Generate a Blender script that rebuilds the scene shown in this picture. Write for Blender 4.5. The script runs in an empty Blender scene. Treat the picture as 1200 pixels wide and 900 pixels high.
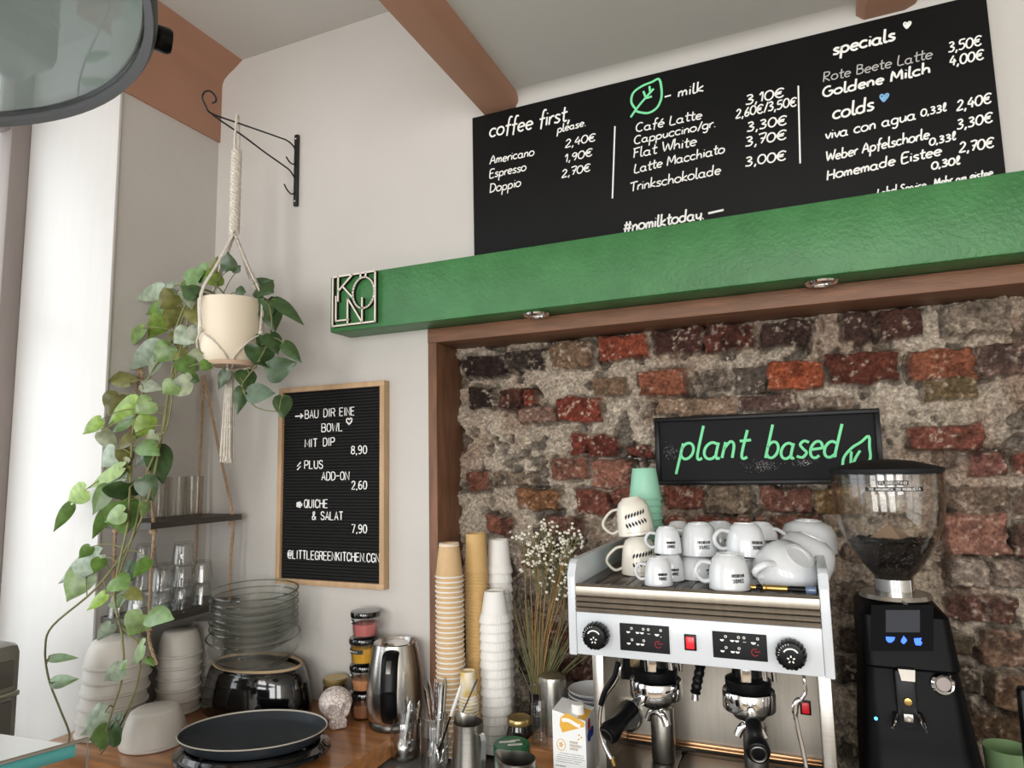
import bpy, bmesh, math, random
import numpy as np
from mathutils import Vector, Matrix
random.seed(7)
C = bpy.context.scene.collection
SC = bpy.context.scene
PI = math.pi

# ------------------------------------------------------------------ camera (at the origin; heights are measured from eye level)
F = 787.0
YAW, PITCH, ROLL = .4023, .1178, -.0205
fw = Vector((-math.sin(YAW)*math.cos(PITCH), math.cos(YAW)*math.cos(PITCH), math.sin(PITCH)))
_r = Vector((math.cos(YAW), math.sin(YAW), 0)); _u = _r.cross(fw)
cr = math.cos(ROLL)*_r + math.sin(ROLL)*_u
cu = -math.sin(ROLL)*_r + math.cos(ROLL)*_u
cam_d = bpy.data.cameras.new('camera'); cam = bpy.data.objects.new('camera', cam_d); C.objects.link(cam)
cam_d.sensor_width = 36; cam_d.lens = F/1200*36; cam_d.clip_start = .02
M = Matrix.Identity(4)
for i in range(3):
    M[i][0] = cr[i]; M[i][1] = cu[i]; M[i][2] = -fw[i]
cam.matrix_world = M
SC.camera = cam

def ray(x, y): return cr*((x-600)/F) - cu*((y-450)/F) + fw
def onY(x, y, Y): d = ray(x, y); return d*(Y/d.y)
def onX(x, y, X): d = ray(x, y); return d*(X/d.x)
def onZ(x, y, Z): d = ray(x, y); return d*(Z/d.z)
def mpp(p): return p.dot(fw)/F

# ------------------------------------------------------------------ light and exposure
SC.view_settings.view_transform = 'Standard'
SC.view_settings.look = 'None'
SC.view_settings.gamma = 1
SC.view_settings.use_curve_mapping = False
SC.view_settings.exposure = 0.0
SC.cycles.transparent_max_bounces = 80; SC.cycles.max_bounces = 14
world = bpy.data.worlds.new('world'); SC.world = world; world.use_nodes = True
wb = world.node_tree.nodes['Background']
wb.inputs[0].default_value = (.93, .96, 1, 1); wb.inputs[1].default_value = 1.75

def area(name, loc, target, sx, sy, power, col):
    l = bpy.data.lights.new(name, 'AREA'); l.shape = 'RECTANGLE'; l.size = sx; l.size_y = sy
    l.energy = power; l.color = col
    o = bpy.data.objects.new(name, l); C.objects.link(o); o.location = loc
    d = Vector(target)-Vector(loc)
    o.rotation_euler = d.to_track_quat('-Z', 'Y').to_euler()
    return o
# daylight outside the side window
area('window_daylight', (-2.75, .05, .35), (-1.2, .75, -.1), 1.8, 1.9, 19, (.93, .97, 1))
# daylight in the three shop-front windows behind the viewer
for wx in (-1.05, .35, 1.75):
    area('shopfront_daylight', (wx, -2.62, .25), (wx-.25, 1, -.25), .95, 1.9, 46, (1, .985, .96))

# ------------------------------------------------------------------ materials
def mat(name, col, rough=.5, metal=0, var=0, vscale=8, bump=0, bscale=60, spec=.5, coat=0, col2=None, stretch=None, emit=None, attr=None, trans=0, vdetail=4):
    m = bpy.data.materials.new(name); m.use_nodes = True
    nt = m.node_tree; N = nt.nodes; L = nt.links; b = N['Principled BSDF']
    b.inputs['Base Color'].default_value = (*col, 1); b.inputs['Roughness'].default_value = rough
    b.inputs['Metallic'].default_value = metal; b.inputs['Specular IOR Level'].default_value = spec
    b.inputs['Coat Weight'].default_value = coat; b.inputs['Coat Roughness'].default_value = .08
    b.inputs['Transmission Weight'].default_value = trans
    tc = N.new('ShaderNodeTexCoord'); src = tc.outputs['Object']
    if stretch:
        mp = N.new('ShaderNodeMapping'); mp.inputs['Scale'].default_value = stretch
        L.new(src, mp.inputs[0]); src = mp.outputs[0]
    base = None
    if attr:
        a = N.new('ShaderNodeAttribute'); a.attribute_name = attr; base = a.outputs['Color']
        L.new(base, b.inputs['Base Color'])
    if var:
        n = N.new('ShaderNodeTexNoise'); n.inputs['Scale'].default_value = vscale; n.inputs['Detail'].default_value = vdetail
        L.new(src, n.inputs['Vector'])
        mx = N.new('ShaderNodeMix'); mx.data_type = 'RGBA'
        rp = N.new('ShaderNodeMapRange'); rp.inputs[1].default_value = .3; rp.inputs[2].default_value = .7
        L.new(n.outputs['Fac'], rp.inputs[0])
        c2 = col2 or tuple(c*(1-var) for c in col)
        if attr:
            mx.blend_type = 'MULTIPLY'; mx.inputs[7].default_value = (1-var,)*3+(1,)
            L.new(base, mx.inputs[6])
        else:
            mx.inputs[6].default_value = (*col, 1); mx.inputs[7].default_value = (*c2, 1)
        L.new(rp.outputs[0], mx.inputs[0]); L.new(mx.outputs[2], b.inputs['Base Color'])
    if bump:
        n2 = N.new('ShaderNodeTexNoise'); n2.inputs['Scale'].default_value = bscale; n2.inputs['Detail'].default_value = 5
        L.new(src, n2.inputs['Vector'])
        bp = N.new('ShaderNodeBump'); bp.inputs['Strength'].default_value = bump; bp.inputs['Distance'].default_value = .004
        L.new(n2.outputs['Fac'], bp.inputs['Height']); L.new(bp.outputs[0], b.inputs['Normal'])
    if emit:
        b.inputs['Emission Color'].default_value = (*emit[0], 1); b.inputs['Emission Strength'].default_value = emit[1]
    return m

def glass_mat(name, tint=(.93, .96, .95), edge=(.55, .6, .58), refl=1.0, rough=.02, pattern=0):
    m = bpy.data.materials.new(name); m.use_nodes = True
    nt = m.node_tree; N = nt.nodes; L = nt.links
    N.remove(N['Principled BSDF']); out = N['Material Output']
    lw = N.new('ShaderNodeLayerWeight'); lw.inputs[0].default_value = .5
    mx = N.new('ShaderNodeMix'); mx.data_type = 'RGBA'; mx.inputs[6].default_value = (*tint, 1); mx.inputs[7].default_value = (*edge, 1)
    pw = N.new('ShaderNodeMath'); pw.operation = 'POWER'; pw.inputs[1].default_value = 2.2
    L.new(lw.outputs['Facing'], pw.inputs[0]); L.new(pw.outputs[0], mx.inputs[0])
    t = N.new('ShaderNodeBsdfTransparent'); L.new(mx.outputs[2], t.inputs[0])
    g = N.new('ShaderNodeBsdfGlossy'); g.inputs['Roughness'].default_value = rough
    p5 = N.new('ShaderNodeMath'); p5.operation = 'POWER'; p5.inputs[1].default_value = 4.0; L.new(lw.outputs['Facing'], p5.inputs[0])
    mu = N.new('ShaderNodeMath'); mu.operation = 'MULTIPLY_ADD'; mu.inputs[1].default_value = .75*refl; mu.inputs[2].default_value = .045*refl; mu.use_clamp = True
    L.new(p5.outputs[0], mu.inputs[0])
    if pattern:
        n = N.new('ShaderNodeTexNoise'); n.inputs['Scale'].default_value = pattern
        tc = N.new('ShaderNodeTexCoord'); L.new(tc.outputs['Object'], n.inputs['Vector'])
        bp = N.new('ShaderNodeBump'); bp.inputs['Strength'].default_value = .5; L.new(n.outputs['Fac'], bp.inputs['Height'])
        L.new(bp.outputs[0], g.inputs['Normal'])
    ms = N.new('ShaderNodeMixShader'); L.new(mu.outputs[0], ms.inputs[0]); L.new(t.outputs[0], ms.inputs[1]); L.new(g.outputs[0], ms.inputs[2])
    L.new(ms.outputs[0], out.inputs['Surface'])
    return m

def hexc(h):
    h = h.lstrip('#'); v = [int(h[i:i+2], 16)/255 for i in (0, 2, 4)]
    return tuple(c/12.92 if c <= .04045 else ((c+.055)/1.055)**2.4 for c in v)

m_wall = mat('wall_plaster', hexc('#c8c4be'), .85, var=.05, vscale=3, bump=.25, bscale=40, spec=.2)
m_reveal = mat('reveal_paint', hexc('#d3d1ce'), .45, var=.03, vscale=6, bump=.15, bscale=14, stretch=(6, 6, .5), spec=.4)
m_ceil = mat('ceiling_paint', hexc('#cbc8c2'), .9, var=.04, vscale=2, bump=.1, bscale=20, spec=.1)
m_beam = mat('beam_paint', hexc('#ad836c'), .6, var=.08, vscale=5, bump=.1, bscale=20, spec=.3)
m_floor = mat('floor_boards', hexc('#a8937b'), .5, var=.3, vscale=6, stretch=(1, 8, 1))
m_frame_win = mat('window_frame_paint', hexc('#8f8580'), .5, var=.12, vscale=10, stretch=(4, 4, .4))
m_green = mat('green_paint', hexc('#417c47'), .42, var=.12, vscale=14, bump=.5, bscale=110, spec=.45, col2=hexc('#376d3d'))
m_brownwood = mat('brown_wood', hexc('#80583f'), .55, var=.4, vscale=9, bump=.25, bscale=40, stretch=(1, 6, 6))
m_brownwood_v = mat('brown_wood_upright', hexc('#80583f'), .55, var=.4, vscale=9, bump=.25, bscale=40, stretch=(6, 6, 1))
m_black = mat('chalkboard_black', hexc('#101010'), .6, var=.25, vscale=4, spec=.18)
m_chalk = mat('chalk_white', hexc('#f2f1ec'), .8)
m_chalk_thin = mat('chalk_grey', hexc('#b9b8b4'), .8)
m_chalk_green = mat('chalk_green', hexc('#7fe0a4'), .8)
m_chalk_blue = mat('chalk_blue', hexc('#7fb4dc'), .8)
m_chrome = mat('chrome', (.8, .8, .8), .08, 1)
m_steel = mat('brushed_steel', hexc('#b9b5ad'), .30, 1, var=.12, vscale=20, stretch=(1, 1, 14))
m_steel_h = mat('brushed_steel_sheet', hexc('#aaa398'), .38, 1, var=.12, vscale=12, stretch=(10, 1, 1))
m_darksteel = mat('dark_steel', hexc('#6d6b68'), .35, 1)
m_blackplastic = mat('black_plastic', hexc('#0a0a0c'), .32, spec=.18)
m_blackmatte = mat('black_matte', hexc('#141517'), .6, spec=.25)
m_grinder = mat('grinder_black', hexc('#070708'), .45, spec=.09)
m_kettle = mat('kettle_steel', hexc('#d6d3ce'), .24, 1, var=.06, vscale=20, stretch=(1, 1, 14))
m_blackgloss = mat('black_gloss', hexc('#0c0c0d'), .08, spec=.6, coat=.5)
m_iron = mat('wrought_iron', hexc('#151515'), .5, bump=.3, bscale=200)
m_whitemetal = mat('white_enamel', hexc('#c9ced2'), .25, spec=.5, var=.03, vscale=5)
m_porcelain = mat('white_porcelain', hexc('#d0d3d5'), .12, spec=.55, coat=.3)
m_cream = mat('cream_ceramic', hexc('#ddd8cb'), .2, spec=.5, coat=.2)
m_stone = mat('stoneware_white', hexc('#cbc5bc'), .4, var=.06, vscale=18, spec=.4)
m_potcream = mat('cream_pot', hexc('#e2d6bf'), .5, var=.04, vscale=8)
m_soil = mat('soil', hexc('#3a2a20'), .9, bump=.8, bscale=60)
m_cotton = mat('cotton_cord', hexc('#ddd5c8'), .9, var=.25, vscale=90, bump=.8, bscale=220)
m_rope = mat('jute_rope', hexc('#b79a7c'), .9, var=.3, vscale=120, bump=.8, bscale=260)
m_shelfwood = mat('dark_shelf_wood', hexc('#4a433d'), .55, var=.35, vscale=10, stretch=(8, 1, 8))
m_oak = mat('oak_frame', hexc('#c4a27c'), .5, var=.22, vscale=9, stretch=(5, 5, 1))
m_felt = mat('black_grooved_felt', hexc('#1d1d1d'), .8, spec=.2)
m_letter = mat('white_letter_plastic', hexc('#f4f4f2'), .4)
m_glass = glass_mat('clear_glass', (.992, .995, .993), (.62, .65, .64), 1.3)
m_glass_jar = glass_mat('jar_glass', (.985, .99, .988), (.5, .53, .53), 2.4, .05)
m_glass_bowl = glass_mat('bowl_glass', (.997, .998, .996), (.86, .88, .86), .9)
m_glass_rim = glass_mat('bowl_rim_glass', (.74, .78, .75), (.40, .43, .41), 1.6)
m_glass_hop = glass_mat('hopper_plastic', (.993, .99, .98), (.74, .68, .6), 1.0)
m_glass_rib = glass_mat('frosted_glass', (.93, .92, .90), (.72, .69, .66), .8, .15, 120)
m_pane = glass_mat('window_pane', (.97, .98, .98), (.8, .85, .85), .8)
m_counterwood = mat('counter_wood', hexc('#bd8350'), .3, var=.45, vscale=7, stretch=(1, 7, 7), coat=.4, col2=hexc('#8a5834'))
m_counterdark = mat('dark_worktop', hexc('#65635f'), .3, var=.2, vscale=30)
m_kraft = mat('kraft_paper', hexc('#cfae82'), .75, var=.1, vscale=60)
m_tan = mat('tan_paper', hexc('#cda96f'), .75, var=.06, vscale=40)
m_paperwhite = mat('white_paper', hexc('#e9e7e2'), .7)
m_mint = mat('mint_plastic', hexc('#8fc4ab'), .45)
m_gold = mat('gold_lid', hexc('#c2aa72'), .3, .8)
m_brass = mat('brass', hexc('#b79a5c'), .3, 1)
m_red = mat('red_switch', hexc('#d3202c'), .25, emit=((.8, .02, .03), .25))
m_blue = mat('blue_display', (.01, .05, .9), .4, emit=((.0, .09, 1), 2.6))
m_beans = mat('coffee_beans', hexc('#1c1512'), .45, var=.5, vscale=150, spec=.4)
m_paperbrown = mat('brown_plastic_cone', hexc('#8b7561'), .4)
m_vine = mat('vine_stem', hexc('#7a7a4a'), .6, var=.3, vscale=40)
m_leaf = mat('pothos_leaf', (.2, .35, .1), .34, attr='Col', var=.5, vscale=55, spec=.5)
m_ink = mat('black_print', hexc('#1c1c1c'), .6)
m_goldprint = mat('gold_print', hexc('#d9a63c'), .5)
m_greenlid = mat('green_lid', hexc('#1e6b48'), .35)
m_greenlabel = mat('green_dot', hexc('#0d7a48'), .5)
m_blueprint = mat('blue_print', hexc('#2b3f9a'), .5)
m_redprint = mat('red_print', hexc('#a8323a'), .5)
m_straw = mat('dried_stem', hexc('#a98552'), .8, var=.3, vscale=40)
m_strawgreen = mat('dried_grass', hexc('#7f7c56'), .8, var=.3, vscale=40)
m_blossom = mat('white_blossom', hexc('#e9e4d4'), .9)
m_applgrey = mat('grey_appliance', hexc('#8d8a85'), .35, .6)
m_appldark = mat('appliance_panel', hexc('#6a6762'), .5, .3)
m_pinkfill = mat('pink_powder', hexc('#c06a68'), .9)
m_yellowfill = mat('yellow_powder', hexc('#d09a1e'), .9, bump=.6, bscale=200)
m_brownfill = mat('orange_brown_powder', hexc('#b57a50'), .9)
m_darkfill = mat('brown_powder', hexc('#8a5636'), .9)
m_lampshell = mat('lamp_shell', hexc('#b4b3ab'), .35, .3)
m_lampin = mat('lamp_reflector', hexc('#e8f0f0'), .5)
m_lamprim = mat('lamp_rim', hexc('#4e5052'), .5)
m_lamppane = glass_mat('lamp_pane', (.95, .98, .985), (.75, .8, .82), 1.5)
m_darkjar = mat('dark_preserve', hexc('#1e1816'), .3)
m_edgeglass = mat('teal_glass_edge', hexc('#4f9a98'), .15, trans=.3)
m_displaytop = mat('display_top', hexc('#dfe3e2'), .12, spec=.6)

# ------------------------------------------------------------------ geometry helpers
class G:
    def __init__(s): s.v = []; s.f = []; s.c = []
    def add(s, vs, fs, col=None):
        o = len(s.v); s.v += [Vector(p) for p in vs]; s.f += [tuple(i+o for i in f) for f in fs]
        s.c += [col or (1, 1, 1)]*len(vs); return s
    def box(s, c, d, rot=None, bev=0, seg=2):
        bm = bmesh.new(); bmesh.ops.create_cube(bm, size=1)
        bmesh.ops.scale(bm, vec=d, verts=bm.verts)
        if bev: bmesh.ops.bevel(bm, geom=bm.edges[:], offset=bev, segments=seg, affect='EDGES', profile=.5)
        bm.verts.index_update(); T = Matrix.Translation(c) @ (rot.to_4x4() if rot else Matrix.Identity(4))
        s.add([T @ v.co for v in bm.verts], [[v.index for v in f.verts] for f in bm.faces]); bm.free(); return s
    def b2(s, lo, hi, bev=0):
        lo = Vector(lo); hi = Vector(hi); d = hi-lo
        return s.box((lo+hi)/2, [abs(x) for x in d], None, bev)
    def lathe(s, prof, n=32, c=(0, 0, 0), T=None, sx=1, sy=1, fn=None):
        T = T or Matrix.Identity(4); c = Vector(c); vs = []; fs = []; rows = []
        for r, z in prof:
            if r < 1e-6: rows.append([len(vs)]); vs.append(T @ Vector((0, 0, z)) + c)
            else:
                row = []
                for k in range(n):
                    a = 2*PI*k/n; rr = r*(fn(a, z) if fn else 1)
                    row.append(len(vs)); vs.append(T @ Vector((rr*math.cos(a)*sx, rr*math.sin(a)*sy, z)) + c)
                rows.append(row)
        for a, b in zip(rows, rows[1:]):
            if len(a) == 1 and len(b) == 1: continue
            for k in range(n):
                k2 = (k+1) % n
                if len(a) == 1: fs.append((a[0], b[k2], b[k]))
                elif len(b) == 1: fs.append((a[k], a[k2], b[0]))
                else: fs.append((a[k], a[k2], b[k2], b[k]))
        return s.add(vs, fs)
    def tube(s, pts, r, n=8, caps=True, flat=None, col=None):
        pts = [Vector(p) for p in pts]; m = len(pts); rs = r if isinstance(r, (list, tuple)) else [r]*m
        vs = []; fs = []; up = None
        for i, p in enumerate(pts):
            t = (pts[min(i+1, m-1)]-pts[max(i-1, 0)])
            if t.length < 1e-9: t = Vector((0, 0, 1))
            t.normalize()
            if up is None:
                up = Vector((0, 1, 0)) if abs(t.y) < .9 else Vector((1, 0, 0))
            sd = t.cross(up)
            if sd.length < 1e-6: sd = t.cross(Vector((1, 0, .3)))
            sd.normalize(); u2 = sd.cross(t).normalized(); up = u2
            for k in range(n):
                a = 2*PI*k/n
                vs.append(p + sd*(math.cos(a)*rs[i]) + u2*(math.sin(a)*rs[i]*(flat or 1)))
        for i in range(m-1):
            for k in range(n):
                k2 = (k+1) % n; fs.append((i*n+k, i*n+k2, (i+1)*n+k2, (i+1)*n+k))
        if caps: fs.append(tuple(range(n))[::-1]); fs.append(tuple((m-1)*n+k for k in range(n)))
        return s.add(vs, fs, col)
    def prism(s, poly, fn, t0, t1):
        n = len(poly); vs = [fn(a, b, t0) for a, b in poly]+[fn(a, b, t1) for a, b in poly]
        fs = [tuple(range(n)), tuple(range(2*n-1, n-1, -1))]+[(k, n+k, n+(k+1) % n, (k+1) % n) for k in range(n)]
        return s.add(vs, fs)
    def ell(s, c, r, n=16, m=10, T=None):
        prof = [(math.sin(PI*i/m), -math.cos(PI*i/m)) for i in range(m+1)]; prof[0] = (0, -1); prof[-1] = (0, 1)
        T = T or Matrix.Identity(4)
        return s.lathe(prof, n, c, T @ Matrix.Diagonal((r[0], r[1], r[2], 1)))
    def xf(s, T, start=0):
        s.v = s.v[:start]+[T @ p for p in s.v[start:]]; return s

def setp(o, label=None, cat=None, group=None, kind=None):
    for k, v in (('label', label), ('category', cat), ('group', group), ('kind', kind)):
        if v: o[k] = v
    return o
ROOT = {}
def thing(name, label, cat, loc=(0, 0, 0), group=None, rot=None):
    o = bpy.data.objects.new(name, None); C.objects.link(o); o.empty_display_size = .02
    o.location = loc
    if rot: o.rotation_euler = rot
    setp(o, label, cat, group); ROOT[o] = Vector(loc); return o
def obj(name, g, m, parent=None, smooth=True, local=False, label=None, kind=None, ang=40, col=False):
    off = Vector((0, 0, 0)) if (local or parent is None) else ROOT[parent]
    me = bpy.data.meshes.new(name); me.from_pydata([tuple(p-off) for p in g.v], [], g.f); me.validate()
    bm = bmesh.new(); bm.from_mesh(me); bmesh.ops.recalc_face_normals(bm, faces=bm.faces); bm.to_mesh(me); bm.free()
    if smooth:
        me.polygons.foreach_set('use_smooth', [True]*len(me.polygons)); me.set_sharp_from_angle(angle=math.radians(ang))
    if col:
        a = me.color_attributes.new('Col', 'FLOAT_COLOR', 'POINT')
        a.data.foreach_set('color', [x for c in g.c for x in (*c, 1)])
    me.materials.append(m); o = bpy.data.objects.new(name, me); C.objects.link(o)
    if parent: o.parent = parent; ROOT[o] = ROOT[parent]
    else: ROOT[o] = Vector((0, 0, 0))
    if label: o['label'] = label
    if kind: o['kind'] = kind
    return o
def structure(name, g, m, parent=None, **k): return obj(name, g, m, parent, kind='structure', **k)
def dup(root, loc=None, rot=None, label=None, group=None, scale=None):
    r = root.copy(); C.objects.link(r)
    if loc is not None: r.location = loc
    if rot is not None: r.rotation_euler = rot
    if scale: r.scale = (scale,)*3
    if label: r['label'] = label
    if group: r['group'] = group
    for ch in list(root.children):
        c = ch.copy(); C.objects.link(c); c.parent = r
        for gch in list(ch.children):
            d = gch.copy(); C.objects.link(d); d.parent = c
    return r
ORD = 'first second third fourth fifth sixth seventh eighth ninth tenth eleventh twelfth thirteenth fourteenth fifteenth sixteenth seventeenth eighteenth nineteenth twentieth'.split()
ORD += ['twenty-'+o for o in ORD[:9]]+['thirtieth']+['thirty-'+o for o in ORD[:9]]+['fortieth']+['forty-'+o for o in ORD[:9]]+['fiftieth']+['fifty-'+o for o in ORD[:9]]
def rz(a): return Matrix.Rotation(a, 4, 'Z')
def rx(a): return Matrix.Rotation(a, 4, 'X')
def ry(a): return Matrix.Rotation(a, 4, 'Y')
def smoothpts(pts, k=4):
    pts = [Vector(p) for p in pts]
    if len(pts) < 3: return pts
    out = []
    for i in range(len(pts)-1):
        p0 = pts[max(i-1, 0)]; p1 = pts[i]; p2 = pts[i+1]; p3 = pts[min(i+2, len(pts)-1)]
        for j in range(k):
            t = j/k
            out.append(.5*((2*p1)+(p2-p0)*t+(2*p0-5*p1+4*p2-p3)*t*t+(3*p1-p0-3*p2+p3)*t**3))
    return out+[pts[-1]]

# handwriting: single-stroke letters, baseline 0, x-height 1, capitals about 1.8
def _a(cx, cy, rx_, ry_, a0, a1, n=8):
    return [(cx+rx_*math.cos(math.radians(a0+(a1-a0)*i/n)), cy+ry_*math.sin(math.radians(a0+(a1-a0)*i/n))) for i in range(n+1)]
O_ = _a(.4, .5, .4, .5, 90, 450, 12)
GL = {
 'a': ([_a(.4, .48, .38, .48, 50, 320, 10), [(.72, .95), (.7, .3), (.78, .03), (.95, .05)]], 1.05),
 'b': ([[(.1, 2.0), (.06, .0)], _a(.4, .48, .36, .48, 160, -150, 10)], .95),
 'c': ([_a(.42, .5, .4, .5, 45, 315, 10)], .85),
 'd': ([_a(.4, .48, .38, .48, 50, 320, 10), [(.78, 2.0), (.74, .3), (.8, 0)]], 1.0),
 'e': ([[(.06, .5), (.72, .58)]+_a(.42, .5, .36, .5, 20, 315, 10)], .9),
 'f': ([[(.7, 1.9), (.5, 2.0), (.36, 1.7), (.3, .8), (.25, -.3)], [(.02, .95), (.62, 1.0)]], .7),
 'g': ([_a(.4, .48, .36, .48, 50, 320, 10), [(.74, .95), (.72, -.3), (.5, -.75), (.15, -.6)]], .95),
 'h': ([[(.08, 2.0), (.06, 0)], [(.07, .5), (.35, .95), (.62, .8), (.68, .3), (.72, 0)]], .9),
 'i': ([[(.12, .95), (.12, .0)], [(.13, 1.35), (.15, 1.42)]], .35),
 'k': ([[(.08, 2.0), (.06, 0)], [(.65, 1.0), (.1, .45), (.7, 0)]], .8),
 'l': ([[(.12, 2.0), (.1, .3), (.25, .0), (.4, .1)]], .45),
 'L2': ([[(.1, .3), (.45, 1.4), (.35, 1.9), (.18, 1.5), (.2, .3), (.4, 0), (.6, .25)]], .6),
 'm': ([[(.08, .95), (.06, 0)], [(.07, .6), (.3, .98), (.45, .7), (.46, 0)], [(.46, .6), (.7, .98), (.86, .7), (.88, 0)]], 1.1),
 'n': ([[(.08, .95), (.06, 0)], [(.07, .55), (.35, .98), (.6, .75), (.64, 0)]], .85),
 'o': ([O_], .95),
 'p': ([[(.1, .95), (.04, -.9)], _a(.42, .48, .36, .48, 160, -160, 10)], .95),
 'r': ([[(.08, .95), (.06, 0)], [(.08, .55), (.3, .95), (.55, .95)]], .6),
 's': ([[(.62, .9), (.3, 1.0), (.1, .78), (.35, .52), (.6, .3), (.4, .02), (.02, .1)]], .75),
 't': ([[(.3, 1.7), (.26, .3), (.4, 0), (.6, .1)], [(.0, 1.05), (.62, 1.1)]], .65),
 'u': ([[(.06, .95), (.08, .3), (.3, 0), (.6, .3), (.66, .95)], [(.66, .95), (.7, 0)]], .85),
 'v': ([[(.04, .95), (.34, 0), (.66, .98)]], .72),
 'w': ([[(.04, .95), (.25, 0), (.5, .8), (.72, 0), (.98, .98)]], 1.05),
 'y': ([[(.06, .95), (.1, .35), (.35, .15), (.62, .45)], [(.66, .98), (.6, -.3), (.35, -.8), (.05, -.6)]], .8),
 'A': ([[(.0, 0), (.5, 1.8), (.95, 0)], [(.2, .65), (.85, .7)]], 1.1),
 'B': ([[(.1, 1.8), (.08, 0)], [(.08, 1.75), (.7, 1.6), (.6, 1.05), (.15, .95), (.8, .8), (.75, .1), (.08, 0)]], 1.0),
 'C': ([_a(.55, .88, .52, .9, 50, 310, 12)], 1.1),
 'D': ([[(.15, 1.8), (.12, 0)], [(.0, 1.75), (.7, 1.6), (1.0, .9), (.7, .15), (.05, .0)]], 1.15),
 'E': ([[(.8, 1.8), (.1, 1.75), (.1, .0), (.8, .05)], [(.1, .95), (.65, 1.0)]], .95),
 'F': ([[(.9, 1.8), (.05, 1.7)], [(.25, 1.75), (.2, 0)], [(.22, .95), (.7, 1.0)]], .95),
 'G': ([_a(.55, .88, .52, .9, 60, 330, 12)+[(1.05, .85), (.6, .85)]], 1.2),
 'H': ([[(.08, 1.8), (.06, 0)], [(.85, 1.8), (.85, 0)], [(.07, .9), (.85, .95)]], 1.1),
 'L': ([[(.15, 1.8), (.08, .05), (.8, .0)]], .9),
 'M': ([[(.02, 0), (.15, 1.8), (.55, .5), (.98, 1.8), (1.1, 0)]], 1.3),
 'R': ([[(.1, 1.8), (.06, 0)], [(.05, 1.75), (.75, 1.6), (.6, 1.0), (.1, .85), (.85, 0)]], 1.05),
 'S': ([[(.85, 1.6), (.45, 1.8), (.1, 1.4), (.5, .95), (.8, .45), (.4, .0), (.0, .2)]], 1.0),
 'T': ([[(.0, 1.72), (1.05, 1.85)], [(.52, 1.8), (.48, 0)]], 1.05),
 'W': ([[(.02, 1.8), (.3, 0), (.65, 1.3), (.95, 0), (1.3, 1.85)]], 1.4),
 '0': ([_a(.45, .8, .42, .8, 90, 450, 12)], 1.0),
 '1': ([[(.1, 1.2), (.4, 1.65), (.36, 0)]], .6),
 '2': ([[(.1, 1.3), (.4, 1.65), (.72, 1.3), (.5, .7), (.05, .0), (.8, .05)]], .95),
 '3': ([[(.1, 1.5), (.5, 1.62), (.68, 1.2), (.3, .88), (.75, .6), (.55, .05), (.05, .1)]], .95),
 '4': ([[(.5, 1.65), (.08, .65), (.85, .7)], [(.62, 1.1), (.58, 0)]], .95),
 '5': ([[(.8, 1.62), (.2, 1.58), (.15, .95), (.6, .95), (.75, .4), (.4, .0), (.05, .12)]], .95),
 '6': ([[(.6, 1.65), (.2, .9), (.12, .3), (.4, .0), (.72, .35), (.5, .75), (.15, .5)]], .9),
 '7': ([[(.05, 1.6), (.8, 1.62), (.35, 0)], [(.25, .85), (.75, .9)]], .9),
 '8': ([[(.4, .85), (.12, 1.3), (.4, 1.62), (.68, 1.3), (.4, .85), (.08, .4), (.4, 0), (.75, .4), (.4, .85)]], .9),
 '9': ([[(.7, 1.2), (.4, .8), (.1, 1.2), (.4, 1.62), (.72, 1.3), (.65, .5), (.45, 0)]], .9),
 ',': ([[(.2, .15), (.08, -.35)]], .4), '.': ([[(.1, .0), (.16, .08)]], .35),
 '/': ([[(.1, -.1), (.6, 1.8)]], .65), '-': ([[(.05, .55), (.7, .6)]], .85), '_': ([[(.0, .6), (1.5, .7)]], 1.6),
 '#': ([[(.3, 1.7), (.15, 0)], [(.75, 1.7), (.6, 0)], [(.0, 1.15), (.95, 1.2)], [(-.05, .55), (.9, .6)]], 1.1),
 'E2': ([_a(.6, .8, .5, .8, 45, 315, 10), [(-.05, .95), (.75, 1.0)], [(-.05, .65), (.7, .7)]], 1.1),
 'e2': ([[(.06, .5), (.72, .58)]+_a(.42, .5, .36, .5, 20, 315, 10), [(.35, 1.25), (.62, 1.6)]], .9),
 ' ': ([], .6),
}
def handwriting(txt, p0, p1, xh, rad, slant=.12, wob=.03, gl=None):
    """strokes of a line written from p0 to p1 (baseline ends) with x-height xh on a wall facing -Y"""
    keys = []
    for ch in txt: keys.append({'€': 'E2', 'é': 'e2', 'ℓ': 'L2'}.get(ch, ch))
    tot = sum(GL[k][1] for k in keys); p0 = Vector(p0); p1 = Vector(p1); d = p1-p0
    ux = d/tot; uz = Vector((0, 0, 1))*xh; g = G(); x = 0
    for k in keys:
        strokes, adv = GL[k]; dy = random.uniform(-wob, wob)*2; sc = 1+random.uniform(-wob, wob)
        for st in strokes:
            pts = [p0 + ux*(x+sx*sc) + uz*((sy+dy)*sc) + Vector((1, 0, 0))*(slant*sy*xh) for sx, sy in st]
            if len(pts) > 2: pts = smoothpts(pts, 3)
            g.tube(pts, rad, 6, flat=.45)
        x += adv
    return g
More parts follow.
